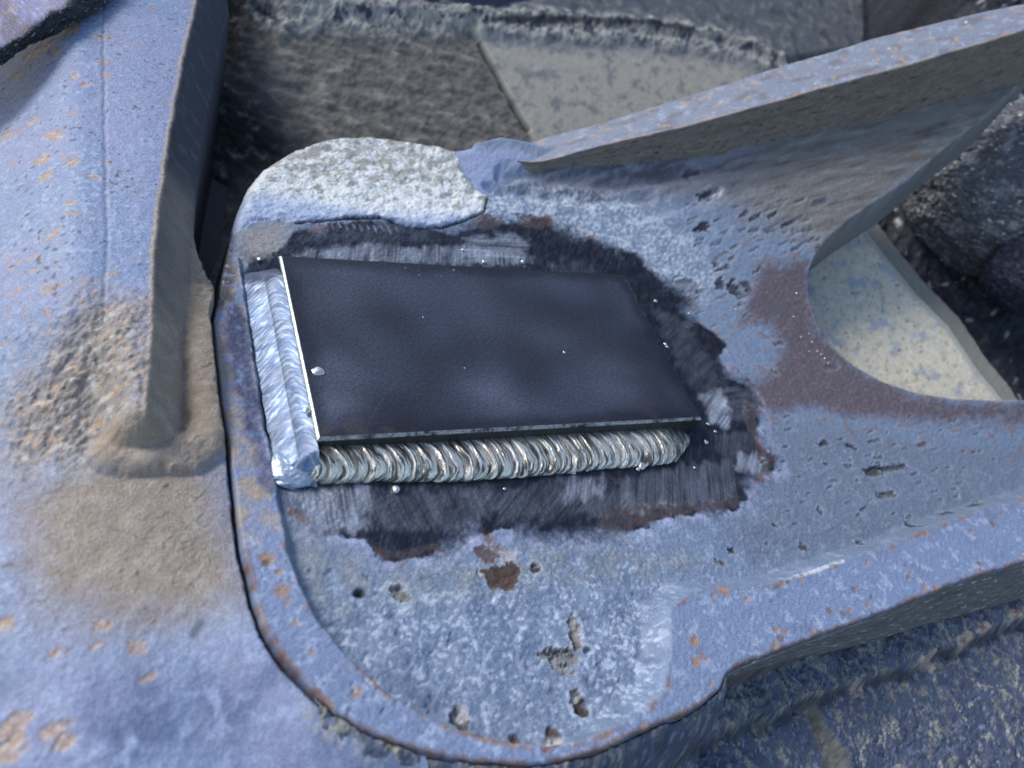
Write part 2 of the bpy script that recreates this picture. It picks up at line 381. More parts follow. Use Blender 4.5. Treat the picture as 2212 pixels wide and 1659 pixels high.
# grinding swathes: each its own direction and brightness
SW = [([(630, 1060), (700, 1045), (800, 1050), (790, 1140), (680, 1150), (640, 1110)], (-0.17, -1), 0.95),
      ([(780, 1060), (1060, 1045), (1060, 1110), (1000, 1150), (800, 1140)], (-0.5, -1), 0.20),
      ([(1000, 1060), (1210, 1040), (1360, 1060), (1380, 1110), (1270, 1110), (1100, 1130)], (0.75, -1), 0.22),
      ([(1210, 1035), (1300, 1025), (1300, 1070), (1220, 1080)], (0.15, -1), 0.75),
      ([(1330, 1030), (1520, 1000), (1600, 990), (1590, 1075), (1480, 1095), (1360, 1110)], (-0.05, -1), 0.30),
      ([(1590, 980), (1650, 985), (1655, 1025), (1600, 1020)], (0.2, -1), 0.9),
      ([(1515, 850), (1560, 835), (1580, 880), (1570, 920), (1535, 915)], (0.75, -1), 1.25),
      ([(1410, 660), (1480, 690), (1550, 790), (1560, 840), (1500, 850), (1430, 720)], (1, -1), 0.16),
      ([(1560, 830), (1625, 840), (1620, 900), (1570, 900)], (1, -0.1), 0.24),
      ([(1545, 930), (1620, 930), (1640, 970), (1560, 985)], (0.1, -1), 0.22),
      ([(640, 548), (700, 532), (800, 524), (900, 534), (1010, 528), (1080, 545), (1150, 552), (1140, 572), (900, 570), (640, 556)], (0.08, -1), 0.66),
      ([(1010, 515), (1090, 500), (1155, 520), (1130, 555), (1040, 560), (1000, 545)], (1, 0.02), 0.70),
      ([(1180, 570), (1260, 555), (1290, 590), (1200, 592)], (0.1, -1), 0.16),
      ([(620, 520), (700, 486), (860, 480), (960, 505), (900, 520), (700, 520)], (0.25, -1), 0.10)]
for k, (pp, dr, br) in enumerate(SW):
    G.warp(3.0, 7, 200 + k); sdp = G.poly(R2(pp), 12); G.nowarp()
    c0 = np.mean(np.array(pp, float), 0)
    ends = R2([c0, c0 + 20 * np.array(dr) / np.hypot(*dr)]); dv = ends[1] - ends[0]; dv /= np.linalg.norm(dv)
    u_ = X * dv[0] + Y * dv[1]; v_ = -X * dv[1] + Y * dv[0]
    v_ = v_ + 0.6 * fbm(X, Y, 30, 1, 230 + k)
    st = 0.72 + 0.5 * perlin(u_ / 24, v_ / 0.8, 240 + k) + 0.55 * perlin(u_ / 14, v_ / 4.0, 260 + k)
    kk = gm * (1 - ss(-2.5, 2.0, sdp + 2.2 * perlin(u_ / 9, v_ / 3.0, 280 + k))) * np.clip(st, 0.05, 1.4)
    C = C + kk[..., None] * br * np.array((0.42, 0.44, 0.48), np.float32)
    A[..., 0] = mixv(A[..., 0], 0.36, np.clip(kk, 0, 1))
    Z -= 0.03 * kk * st
u_ = X * 0.5 + Y * 0.87; v_ = -X * 0.87 + Y * 0.5
C = C + (gm * 0.028 * np.clip(0.3 + perlin(u_ / 10, v_ / 0.9, 301) + perlin(u_ / 5, v_ / 3, 302), 0, 1.2))[..., None] * np.array((0.8, 0.9, 1.1), np.float32)
C = mixc(C, (0.30, 0.15, 0.075), 0.75 * orange * (1 - 0.4 * gm))
# burnt rust islands left inside the ground patch
for pp in ([(1290, 1110), (1400, 1085), (1560, 1080), (1600, 1060), (1590, 1095), (1470, 1110), (1370, 1140), (1300, 1152)], [(800, 1165), (850, 1190), (960, 1165), (900, 1205), (830, 1210)], [(1040, 455), (1090, 470), (1070, 492), (1010, 488)], [(1110, 462), (1190, 466), (1200, 490), (1130, 490)], [(1630, 950), (1680, 985), (1670, 1015), (1640, 1000)], [(1600, 860), (1640, 870), (1632, 950), (1610, 920)]):
    G.warp(3, 5, 311, 4); k = 1 - ss(-1, 1, G.poly(R2(pp), 12)); G.nowarp()
    C = mixc(C, (0.062, 0.040, 0.040), 0.85 * k * ss(-0.3, 0.2, spk)); A[..., 1] = mixv(A[..., 1], 0.0, k); A[..., 0] = mixv(A[..., 0], 0.8, k)
# the bright white worn lip
nz = fbm((X * .8 + Y * .6) / 1.9, (Y * .8 - X * .6), 4.2, 5, 321, 0.7)
cn = colour(X.shape, (0.70, 0.73, 0.72))
cn = mixc(cn, (0.27, 0.262, 0.215), 0.85 * ss(0.02, 0.34, nz + 0.25 * fine + 0.36 * ss(112, 150, Y) - 0.10))
cn = mixc(cn, (0.34, 0.42, 0.60), 0.85 * (1 - ss(4, 16, Y - 109 + 6 * big - np.clip(30 - X, 0, 40) * 0.12)))
cn = mixc(cn, (0.80, 0.82, 0.80), 0.5 * ss(0.1, 0.45, fbm(X, Y, 4, 3, 325)))
C = mixc(C, cn, nose); A[..., 0] = mixv(A[..., 0], 0.5, nose); A[..., 1] = mixv(A[..., 1], 0.0, nose)
# crack of lifted paint under the lip
ck = G.line(R2([(640, 482), (737, 474), (821, 471), (897, 491), (954, 492), (1004, 477), (1047, 457), (1053, 428)]) , 6)
C = mixc(C, (0.012, 0.012, 0.016), 0.9 * (1 - ss(0.25, 0.8, ck + 0.5 * fine))); Z -= 0.6 * (1 - ss(0.2, 0.9, ck))
# white tick marks from the grinder
for q in range(11):
    a = np.array((700 + q * 15.5, 478 + 1.2 * q)); ln = G.line(R2([a, a + (5, 8 + (q * 5) % 10)]), 4)
    C = mixc(C, (0.50, 0.56, 0.66), (0.22 + 0.06 * ((q * 7) % 5)) * (1 - ss(0.15, 0.7, ln)))
# rust on the edges of rim and flange
edge = np.abs(sd_rim + 0.5)
oe = (1 - ss(0.3, 1.3, edge + 0.8 * spk)) * ss(-0.05, 0.3, fbm(X, Y, 11, 3, 331)) * ss(-20, -40, Y)
C = mixc(C, (0.26, 0.155, 0.11), 0.85 * oe)
oe2 = (1 - ss(-0.1, 1.4, np.abs(sd_out + 0.6) + 1.0 * spk)) * ss(-0.30, 0.15, fbm(X, Y, 9, 3, 341)) * ss(-18, -30, Y)
C = mixc(C, (0.145, 0.085, 0.072), 0.9 * oe2)
ne = (1 - ss(-0.4, 1.2, np.abs(sd_out + 0.7) + 0.7 * spk)) * isnotch
C = mixc(C, (0.40, 0.38, 0.34), 0.6 * ne * ss(-0.2, 0.3, med))
bs = (1 - ss(0.3, 1.1, G.line(rim_world([(1700, 1253), (1745, 1240), (1800, 1221), (1815, 1216)]), 8))) * ss(-0.25, 0.2, fbm(X, Y, 6, 3, 351))
C = mixc(C, (0.66, 0.72, 0.76), 0.8 * bs)
# walls of the notch: grey olive mud
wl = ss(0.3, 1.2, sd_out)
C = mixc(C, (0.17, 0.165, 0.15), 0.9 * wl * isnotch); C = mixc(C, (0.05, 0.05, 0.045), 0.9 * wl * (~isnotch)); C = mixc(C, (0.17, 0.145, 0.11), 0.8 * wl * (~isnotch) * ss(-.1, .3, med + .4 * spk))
# rust chips on the flange and rim
def blob(px_a, px_b, wmm, depth, c, k=0.9, off=0.0, rough=0.85, warp=1.2, seed=0, soft=0.5, rimlight=0.0):
    global C, Z, A
    ab = onto([px_a, px_b], F_floor, off)[:, :2].astype(np.float32)
    w_ = G.win(ab.min(0), ab.max(0), wmm * 2.2 + 3)
    x = X[w_]; y = Y[w_]
    if x.size == 0: return
    x = x + warp * fbm(x, y, max(wmm * 1.1, 1.2), 3, 400 + seed); y = y + warp * fbm(x, y, max(wmm * 1.1, 1.2), 3, 460 + seed)
    e_ = ab[1] - ab[0]; l2 = max(float(e_ @ e_), 1e-6)
    t = np.clip(((x - ab[0][0]) * e_[0] + (y - ab[0][1]) * e_[1]) / l2, 0, 1)
    d = np.hypot(x - ab[0][0] - t * e_[0], y - ab[0][1] - t * e_[1]) - wmm
    mk = 1 - ss(-soft, soft, d)
    mk = mk * (1 - .45 * ss(-.1, .5, fbm(X[w_], Y[w_], 1.6, 2, 480 + seed)) * (wmm < 1.6))
    C[w_] = mixc(C[w_], c, k * mk)
    Z[w_] -= depth * (1 - ss(-wmm * 0.8, 0.3, d))
    if rimlight: C[w_] = mixc(C[w_], (0.5, 0.55, 0.62), rimlight * (1 - ss(0.0, 1.0, np.abs(d - 0.6))))
    a_ = A[w_]; a_[..., 0] = mixv(a_[..., 0], rough, mk); a_[..., 1] = mixv(a_[..., 1], 0, mk); A[w_] = a_
OR = (0.34, 0.215, 0.150); BR = (0.085, 0.052, 0.040); DK = (0.022, 0.022, 0.028); RB = (0.20, 0.115, 0.09)
for q, (px, py, sz, c) in enumerate([(1560, 1275, 1.9, OR), (1540, 1290, 0.9, OR), (1610, 1296, 1.2, OR), (1675, 1270, 0.9, RB), (1727, 1256, 1.0, OR), (1700, 1260, .8, RB), (1867, 1220, 1.0, OR), (1500, 1385, 1.8, OR), (1503, 1430, 1.7, OR), (1520, 1420, .9, RB), (1675, 1362, 1.1, OR), (1695, 1362, 1.0, OR), (1685, 1380, 1.1, RB), (1674, 1395, 1.4, OR), (1790, 1322, 1.2, RB), (1833, 1316, 1.1, OR), (1820, 1326, .8, RB), (1872, 1308, 1.1, OR), (1880, 1292, .6, RB), (1842, 1276, .9, RB), (1950, 1226, .8, RB), (1962, 1240, .8, OR), (1955, 1250, .7, RB), (1994, 1270, 1.5, OR), (2020, 1275, 1.6, OR), (1840, 1345, 1.3, OR), (2110, 1222, 1.2, RB), (2112, 1236, 1.0, RB), (2085, 1155, 1.0, OR), (2130, 1140, 1.5, RB), (2150, 1121, .9, OR), (1665, 1300, .6, RB), (1990, 1160, 1.3, OR), (1535, 1478, .8, OR), (1515, 1416, 1, OR), (2205, 1210, 1.2, OR), (1752, 1362, .7, OR), (577, 1205, 2.0, OR), (574, 1215, .9, BR), (608, 1276, 1.9, OR), (600, 1235, 1.0, OR), (620, 1300, 1.0, OR), (635, 1345, .8, OR), (671, 1408, .9, OR), (769, 1496, 1.3, OR), (808, 1464, 1.4, OR), (840, 1502, 1.0, OR), (918, 1536, 1.8, OR), (895, 1528, .9, OR), (967, 1561, 1.9, OR), (1046, 1594, 1.2, OR), (1110, 1602, 1.6, OR), (1140, 1605, 1.4, OR), (1390, 1570, 1.1, OR), (1180, 1612, 1.6, RB), (733, 1390, 1.2, RB), (700, 1350, 1.1, RB), (722, 1375, 1.0, OR)]):
    blob((px, py), (px + 2, py - 1), sz, 0.25, c, 0.85, float(zr_px(py)), seed=q, warp=1.0)
# bare chips and holes in the pocket
blob((1065, 1245), (1105, 1235), 3.0, 0.5, BR, .97, seed=70, warp=4.0, soft=.4, rimlight=.3)
blob((1078, 1260), (1095, 1252), 3.0, 0.5, BR, .97, seed=71, warp=4.0, soft=.4)
blob((1040, 1195), (1056, 1203), 2.6, 0.5, (0.10, .07, .06), .9, seed=72, warp=3.0, soft=.4)
blob((1062, 1180), (1082, 1190), 1.3, 0.3, RB, .8, seed=73, warp=2.5)
blob((1092, 1202), (1106, 1195), 2.2, 0.4, (0.42, .40, .42), .8, seed=74, warp=2)
blob((1048, 1160), (1060, 1168), 1.2, 0.3, RB, .8, seed=75, warp=2)
blob((1153, 1226), (1158, 1230), 1.5, 1.4, (0.10, .06, .04), .95, seed=76, warp=1.5, rimlight=.4)
blob((772, 1283), (780, 1284), 1.2, 2.0, DK, .97, seed=77, warp=.4, soft=.9)
blob((858, 1277), (870, 1293), 2.2, 1.5, (0.20, .195, .18), .95, seed=78, warp=2.2, rimlight=.5)
blob((1236, 1340), (1246, 1385), 1.9, 1.5, (0.26, .245, .235), .95, seed=79, warp=2.2, rimlight=.5)
blob((1240, 1380), (1246, 1398), 1.2, .8, (0.10, .075, .065), .9, seed=80, warp=1.5)
blob((1185, 1412), (1235, 1425), 2.2, 1.5, (0.19, .19, .19), .9, seed=81, warp=3, rimlight=.4)
blob((1200, 1430), (1228, 1452), 1.9, 1.2, (0.25, .25, .25), .85, seed=82, warp=2.5)
blob((1180, 1410), (1245, 1404), 0.7, .8, DK, .8, seed=83, warp=2)
blob((1263, 1408), (1275, 1402), .6, .8, DK, .8, seed=84, warp=1)
blob((1246, 1508), (1258, 1535), 2.0, 2.5, (0.045, .035, .03), .97, seed=85, warp=1.8, rimlight=.5)
blob((1243, 1504), (1246, 1506), 1.3, .2, (0.55, .56, .55), .9, seed=86, warp=1)
blob((993, 1545), (1003, 1556), 2.2, 1.8, (0.06, .045, .05), .9, 2, seed=87, warp=1.5)
blob((998, 1532), (1004, 1538), 1.9, 1.0, (0.42, .42, .44), .9, 2, seed=88, warp=1.2)
blob((988, 1522), (990, 1534), .5, .5, DK, .9, 1, seed=89)
blob((1124, 1588), (1130, 1600), 1.5, 1.5, (0.07, .05, .045), .9, 4, seed=90, warp=1)
blob((1204, 1575), (1212, 1582), 1.9, 1.6, (0.10, .07, .06), .92, 4, seed=91, warp=1.2)
blob((1200, 1597), (1214, 1600), 2.0, 1.0, (0.5, .49, .5), .9, 4, seed=92, warp=1.2)
blob((1165, 1610), (1200, 1612), 0.9, 0.4, RB, .9, 6, seed=93)
blob((1040, 1580), (1052, 1586), 1.0, .5, BR, .9, 5, seed=94)
# drawn-out pits on the right of the patch
for q, (a, b, wd, dp, c) in enumerate([((1770, 961), (1786, 954), 1.1, 1.0, DK), ((1832, 961), (1846, 966), 1.3, 1.0, DK), ((1876, 955), (1900, 949), .8, .6, (.09, .09, .10)), ((1878, 1022), (1905, 1012), 2.2, 1.3, (.045, .045, .05)), ((1905, 1014), (1955, 1006), 1.3, 1.0, (.05, .05, .055)), ((1896, 1072), (1930, 1066), 1.4, 1.0, (.10, .095, .10)), ((1768, 1098), (1772, 1108), 1.0, 1.0, DK), ((1826, 1008), (1840, 1006), 1.0, .6, (.1, .1, .11)), ((1780, 1000), (1786, 1004), .8, .6, DK), ((1890, 990), (1904, 986), .8, .6, (.08, .08, .09)), ((1794, 1040), (1810, 1038), .8, .4, (.13, .14, .16)), ((1985, 964), (2000, 958), 1.0, .7, (.10, .09, .09)), ((1835, 1060), (1850, 1068), .5, .3, (.12, .12, .14)), ((1576, 1188), (1584, 1190), 1.0, .9, DK), ((1672, 1135), (1676, 1137), .7, .7, DK), ((1548, 1214), (1562, 1218), .9, .8, (.10, .09, .07)), ((1730, 1180), (1742, 1186), 1.3, .8, (.06, .065, .08)), ((1961, 1138), (1968, 1142), 1.7, .9, (.03, .035, .05)), ((1850, 1172), (1862, 1176), 1.0, .6, (.04, .045, .07)), ((2030, 1115), (2050, 1112), 1.2, .7, (.03, .035, .05)), ((2090, 1098), (2110, 1092), 1.2, .7, (.03, .035, .05)),
                                     ((1785, 795), (1805, 790), 1.5, .7, (.10, .10, .13)), ((1668, 802), (1678, 806), 1.2, .5, (.12, .09, .085)), ((1672, 744), (1690, 740), .9, .5, (.10, .085, .08)),
                                     ((1551, 611), (1560, 616), 2.0, 1.5, (.04, .045, .06)), ((1580, 615), (1592, 632), 2.2, 1.6, (.04, .045, .06)), ((1604, 612), (1618, 622), 1.8, 1.2, (.06, .065, .08)), ((1475, 612), (1500, 630), 3.6, 1.2, (.17, .19, .24)), ((1542, 568), (1550, 572), 1.2, .9, (.06, .06, .07)), ((1565, 580), (1572, 576), 1.2, .9, (.06, .06, .07)), ((1507, 494), (1524, 490), 1.8, 1.4, DK), ((1516, 420), (1550, 412), 1.6, 1.5, (.035, .035, .045)), ((1545, 418), (1560, 410), 1.2, .2, (.5, .52, .56)), ((1758, 442), (1784, 432), 1.3, .9, (.10, .10, .13)), ((1622, 474), (1640, 465), 1.0, 1.0, DK), ((1663, 468), (1676, 460), 1.0, 1.0, DK), ((1600, 466), (1614, 458), 1.0, .8, (.06, .06, .07)), ((1690, 488), (1715, 478), .9, .8, DK), ((1490, 366), (1512, 360), 1.5, .9, (.06, .065, .08))]):
    blob(a, b, wd, dp, c, .92, seed=100 + q, warp=wd * 1.5, soft=.7, rimlight=.15)
r2 = np.random.default_rng(5)
for q in range(150):
    if q < 85:
        px = r2.uniform(1480, 1770); py = r2.uniform(430, 720)
        if py > 560 and px > 1640: continue
        L_ = r2.uniform(6, 22); wd = r2.uniform(.35, .85)
    else:
        px = r2.uniform(1640, 2150); py = r2.uniform(900, 1180); L_ = r2.uniform(3, 14); wd = r2.uniform(.3, .6)
        if py > 1215 - (px - 1640) * 0.26: continue
    blob((px, py), (px + L_, py - L_ * r2.uniform(.2, .5)), wd, r2.uniform(.3, .8), (.075, .08, .10) if q % 3 else (.16, .13, .10), .8 * r2.uniform(.4, 1), seed=q, warp=wd * 2.2, soft=.6, rimlight=.08)
for q in range(60):
    px = r2.uniform(660, 1450); py = r2.uniform(1230, 1560); a = r2.uniform(0, 3.14); L_ = r2.uniform(3, 16)
    blob((px, py), (px + L_ * math.cos(a), py + L_ * math.sin(a)), r2.uniform(.25, .7), .5, (.12, .15, .22) if q % 2 else (.55, .6, .68), .7, seed=q, warp=1)

keepv = (sd_out < np.where(isnose, 8.0, 3.4)) & in_view(X, Y, Z, .12)
cell = cells(keepv)
avg = lambda a: (a[:-1, :-1] + a[1:, 1:] + a[:-1, 1:] + a[1:, :-1]) / 4
srm, sns, yc, xc = avg(sd_rim), avg(sd_nose), avg(Y), avg(X)
lab = np.zeros(cell.shape, int)
lab[srm < 0] = 1
lab[(srm < 0) & (xc > 84) & (yc < 0)] = 2
lab[(sns < 0) | ((avg(sd_out) > -0.5) & (yc > 100) & (xc < 92))] = 3
casting = thing('steel_casting', 'worn blue grey steel casting with a recessed pocket, raised edges and an oval cut-out', 'casting')
for k, nm in enumerate(['pocket_floor', 'rim', 'lower_flange', 'worn_lip']):
    grid_obj(nm, X, Y, Z, C, A, M_PAINT, casting, cell & (lab == k))

# --- upper flange: wall, top and back swept along its foot
def lift(p3, line, dirv, wmax=120.0, n=1200, below=True):
    """how far from p3 along dirv until the sight line meets the traced edge"""
    line = np.asarray(line, float); w_ = np.linspace(0, wmax, n)
    q = to_px(p3[None] + w_[:, None] * dirv[None])
    side = q[:, 1] - np.interp(q[:, 0], line[:, 0], line[:, 1])
    c = np.where(np.sign(side[1:]) != np.sign(side[:-1]))[0]
    return w_[c[0] + 1] if len(c) else None
FT = [(1040, 372), (1165, 349), (1320, 310), (1500, 268), (1700, 212), (1900, 157), (2100, 100), (2212, 66), (2400, 8)]
BT = [(1000, 340), (1060, 328), (1310, 262), (1500, 203), (1700, 139), (1900, 79), (2100, 30), (2212, 8), (2400, -40)]
fp = resample(smooth_path(foot[1:], 1), 420)
fz = F_floor(fp[:, 0], fp[:, 1])
ups = np.array([lift(np.array([p[0], p[1], z]), FT, np.array([0, 0, 1.0])) or 0.0 for p, z in zip(fp, fz)])
tgt = np.gradient(fp[:, :2], axis=0); tgt /= np.linalg.norm(tgt, axis=1, keepdims=True)
def gsm(a, k):
    kk = np.exp(-0.5 * (np.arange(-3 * k, 3 * k + 1) / k) ** 2); kk /= kk.sum()
    return np.convolve(np.pad(a, 3 * k, mode='edge'), kk, 'valid')
ups = gsm(ups, 8)
k0 = int(np.argmax(ups > 0.3)); ups = ups[k0:]; fp = fp[k0:]; fz = fz[k0:]; tgt = tgt[k0:]
tn = np.stack([gsm(tgt[:, 0], 10), gsm(tgt[:, 1], 10)], 1)
nrm = np.stack([-tn[:, 1], tn[:, 0], np.zeros(len(tn))], 1)
FRONT = np.stack([fp[:, 0], fp[:, 1], fz + ups], 1)
bw = np.array([lift(p, BT, n_, 60.0) or 12.0 for p, n_ in zip(FRONT, nrm)]); bw = gsm(np.clip(bw, 3, 40), 8)
BACK = FRONT + nrm * bw[:, None]
FOOTW = np.stack([fp[:, 0], fp[:, 1], fz - 3.0], 1) - nrm * 0.8
DOWN = BACK - np.array([0, 0, 45.0]) + nrm * 3
def loft(rows, counts, k=3):
    out = []
    for a, b, n_ in zip(rows[:-1], rows[1:], counts):
        t = np.linspace(0, 1, n_, endpoint=False)[None, :, None]
        out.append(a[:, None] * (1 - t) + b[:, None] * t)
    out.append(rows[-1][:, None]); g = np.concatenate(out, 1)
    if k:
        kk = np.exp(-0.5 * (np.arange(-2 * k, 2 * k + 1) / k) ** 2); kk /= kk.sum()
        gp = np.pad(g, ((0, 0), (2 * k, 2 * k), (0, 0)), mode='edge')
        g = sum(kk[i] * gp[:, i:i + g.shape[1]] for i in range(len(kk)))
    return g
g = loft([FOOTW, FRONT, BACK, DOWN], [70, 46, 30], 1)
sl = np.concatenate([[0], np.cumsum(np.linalg.norm(np.diff(fp, axis=0), axis=1))])[:, None] + np.zeros(g.shape[:2])
ti = np.arange(g.shape[1])[None] + np.zeros(g.shape[:2])
tm = ti * 0.5
disp = 0.35 * fbm(sl, tm, 4, 3, 501) + 0.5 * fbm(sl, tm, 20, 2, 502)
g[..., 1] += disp; g[..., 2] += 0.3 * disp
wall = 1 - ss(67, 71, ti); top = ss(69, 72, ti) * (1 - ss(115, 119, ti))
cw = colour(sl.shape, (0.19, 0.165, 0.135))
cw = mixc(cw, (0.27, 0.25, 0.22), 0.6 * ss(-0.1, 0.45, fbm(sl, tm, 3, 4, 511))); cw = mixc(cw, (0.15, 0.115, 0.10), .6 * ss(0, .4, fbm(sl, tm * 3, 16, 3, 512)))
cw = mixc(cw, (0.028, 0.028, 0.03), .9 * ss(.36, .5, fbm(sl / 2, tm, 2.4, 2, 513)))
ct = colour(sl.shape, (0.195, 0.22, 0.28))
ct = mixc(ct, (0.34, 0.385, 0.48), .6 * ss(0.05, .45, fbm(sl, tm, 5, 4, 521))); ct = mixc(ct, (0.14, 0.12, 0.135), .65 * ss(0.05, .4, fbm(sl / 2, tm, 7, 4, 522)))
ct = mixc(ct, (0.40, 0.27, 0.17), .75 * ss(.28, .42, fbm(sl / 1.6, tm, 4.5, 3, 523)))
ct = mixc(ct, (0.62, 0.66, 0.72), .8 * ss(.56, .64, fbm(sl / 1.6, tm, 2.2, 2, 524)))
cg = mixc(ct, cw, wall); cg = mixc(cg, cw * .6, ss(118, 122, ti))
er = (1 - ss(0.6, 2.6, np.abs(ti - 70) + 1.6 * fbm(sl, tm, 3, 2, 525)))
cg = mixc(cg, (0.36, 0.25, 0.19), .85 * er * ss(-.3, .1, fbm(sl, tm, 8, 2, 526)))
ag = aux3(sl.shape, .62)
k_ = cells(in_view(g[..., 0], g[..., 1], g[..., 2], .12))
ic = (ti[:-1, :-1]).astype(int)
grid_obj('flange_wall', g[..., 0], g[..., 1], g[..., 2], cg, ag, M_PAINT, casting, k_ & (ic < 70), flip=False)
grid_obj('upper_flange', g[..., 0], g[..., 1], g[..., 2], cg, ag, M_PAINT, casting, k_ & (ic >= 70), flip=False)

# --- outer face under the lower flange
BB = [(1500, 1500), (1575, 1460), (1741, 1416), (1861, 1391), (2008, 1346), (2212, 1293), (2400, 1240)]
fo = resample(smooth_path(rim_world([(1566, 1462), (1571, 1453)] + FL_OUT[1:]), 1), 460)
dpt = np.array([lift(p, BB, np.array([0, -0.45, -1.0])) or 6.0 for p in fo]); dpt = gsm(dpt, 10)
A0 = fo + np.array([0, -0.6, -1.2]); B0 = fo - np.stack([0 * dpt, .45 * dpt, dpt], 1)
g = loft([A0 + np.array([0, 2.5, 0.2]), A0, B0, B0 + np.array([0, 1.5, -8.0])], [6, 46, 12], 1)
sl = np.linspace(0, 190, 460)[:, None] + np.zeros(g.shape[:2]); tm = (np.arange(g.shape[1]) * .5)[None] + np.zeros(g.shape[:2])
g[..., 1] += 0.5 * fbm(sl / 5, tm, 1.6, 3, 531)
cb = colour(sl.shape, (0.115, 0.12, 0.125)); cb = mixc(cb, (0.28, 0.27, 0.215), .6 * ss(.02, .4, fbm(sl / 5, tm, 1.5, 4, 532)))
cb = mixc(cb, (0.055, 0.06, 0.075), .6 * ss(0, .4, fbm(sl / 4, tm, 4, 3, 533)))
cb = mixc(cb, (0.50, 0.49, 0.40), .8 * ss(.42, .5, fbm(sl / 3, tm, 2, 2, 534)))
grid_obj('flange_face', g[..., 0], g[..., 1], g[..., 2], cb, aux3(sl.shape, .7), M_PAINT, casting, flip=False)

# ================================================================== the welded plate
plate = thing('wear_plate', 'black rectangular steel plate with smoky bloom welded flat into the pocket of the painted casting', 'steel plate')
PW, PH, PT, PR = 150.0, 79.2, 10.0, 1.1
def prof(u, L_):
    lo = np.maximum(PR - u, 0); hi = np.maximum(u - (L_ - PR), 0)
    return lo, hi
ux = np.concatenate([np.linspace(-9.5, 2, 40), np.arange(2.4, PW - 2, .5), np.linspace(PW - 2, PW + 9.5, 40)])
uy = np.concatenate([np.linspace(-9.5, 2, 40), np.arange(2.4, PH - 2, .5), np.linspace(PH - 2, PH + 9.5, 40)])
U, V = np.meshgrid(ux, uy)
ex = np.maximum(PR - U, U - (PW - PR)).clip(0); ey = np.maximum(PR - V, V - (PH - PR)).clip(0)
ee = np.maximum(ex, ey); sx = np.where(U < PW / 2, -1, 1); sy = np.where(V < PH / 2, -1, 1)
qa = np.minimum(ee / PR, np.pi / 2)
outw = PR * np.sin(qa); dnz = PR * (1 - np.cos(qa)) + np.maximum(ee - PR * np.pi / 2, 0)
rx = np.where(ee > 0, ex / np.maximum(ee, 1e-6), 0); ry = np.where(ee > 0, ey / np.maximum(ee, 1e-6), 0)
PX = np.clip(U, PR, PW - PR) + sx * outw * rx; PY = np.clip(V, PR, PH - PR) + sy * outw * ry; PZ = PT - dnz
PZ = np.maximum(PZ, -0.4)
PZ += 0.05 * fbm(U, V, 30, 2, 601)
cp = colour(U.shape, (0.020, 0.023, 0.036))
smk = ss(-0.5, .6, fbm(U, V * 1.2, 46, 2, 611))
cp = mixc(cp, (0.058, 0.070, 0.105), .85 * smk)
for (x0, y0, s_, k) in ((62, 18, 8, .8), (70, 11, 7, .5), (9, 14, 7, .9), (14, 27, 8, .5), (100, 40, 16, .4), (125, 28, 10, .4), (18, 62, 12, .4), (118, 14, 9, .4), (75, 55, 18, .3), (4, 10, 4, .5)):
    d_ = np.hypot(U - x0 + 5 * fbm(U, V, 22, 1, 621), (V - y0) * 1.2 + 5 * fbm(U, V, 22, 1, 622)) / s_
    cp = mixc(cp, (0.13, 0.15, 0.20), .62 * k * np.exp(-d_ * d_))
cp = mixc(cp, (0.010, 0.011, 0.020), .7 * (1 - ss(2, 8, np.minimum(np.minimum(U, PW - U), np.minimum(V, PH - V)) + 3 * fbm(U, V, 12, 2, 623))))
sp_ = ss(.42, .60, fbm(U, V, 1.3, 2, 631)) * (1 - ss(3, 10, PH - V)) * ss(.1, .3, fbm(U, V, 18, 2, 632))
cp = mixc(cp, (.45, .47, .5), .7 * sp_)
gr_ = fbm(U, V, 1.1, 2, 635); cp = cp * (1 + .45 * np.clip(gr_, -1, 1))[..., None]; PZ = PZ + .02 * gr_
for q_ in range(26):
    a_ = rng.uniform(0, np.pi); x0, y0 = rng.uniform(5, 145), rng.uniform(4, 75); L_ = rng.uniform(3, 14)
    t_ = (U - x0) * np.cos(a_) + (V - y0) * np.sin(a_); n_ = np.abs(-(U - x0) * np.sin(a_) + (V - y0) * np.cos(a_) + .004 * t_ * t_)
    cp = mixc(cp, (.13, .14, .17), .14 * (1 - ss(.1, .45, n_)) * (np.abs(t_) < L_) * rng.uniform(.3, 1))
cp = mixc(cp, (.10, .075, .06), .35 * ss(.1, .5, fbm(U, V, 15, 3, 651)) * (1 - ss(0, 14, np.minimum(V, PW - U))))
ap = aux3(U.shape, .5, .25)
bare_glint = (ee > 0.05) & (ee < 1.7)  # bare bevels; front highlight and left sky glint are painted into their colour
fr_ = bare_glint & (ey >= ex) & (sy < 0); le_ = bare_glint & (ex > ey) & (sx < 0); ri_ = bare_glint & (ex > ey) & (sx > 0)
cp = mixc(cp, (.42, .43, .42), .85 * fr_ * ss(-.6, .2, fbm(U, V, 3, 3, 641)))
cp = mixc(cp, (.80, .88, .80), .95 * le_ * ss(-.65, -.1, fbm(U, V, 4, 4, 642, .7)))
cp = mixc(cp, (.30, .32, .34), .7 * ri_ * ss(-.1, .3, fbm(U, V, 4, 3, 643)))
cp = mixc(cp, (.035, .032, .028), .9 * ((ee > 1.7) & (ey > ex) & (sy < 0)))
ap[..., 0] = np.where(bare_glint, .34, ap[..., 0]); ap[..., 1] = np.where(bare_glint, .7, ap[..., 1])
grid_obj('plate_body', PX, PY, PZ, cp, ap, M_PLATE, plate)

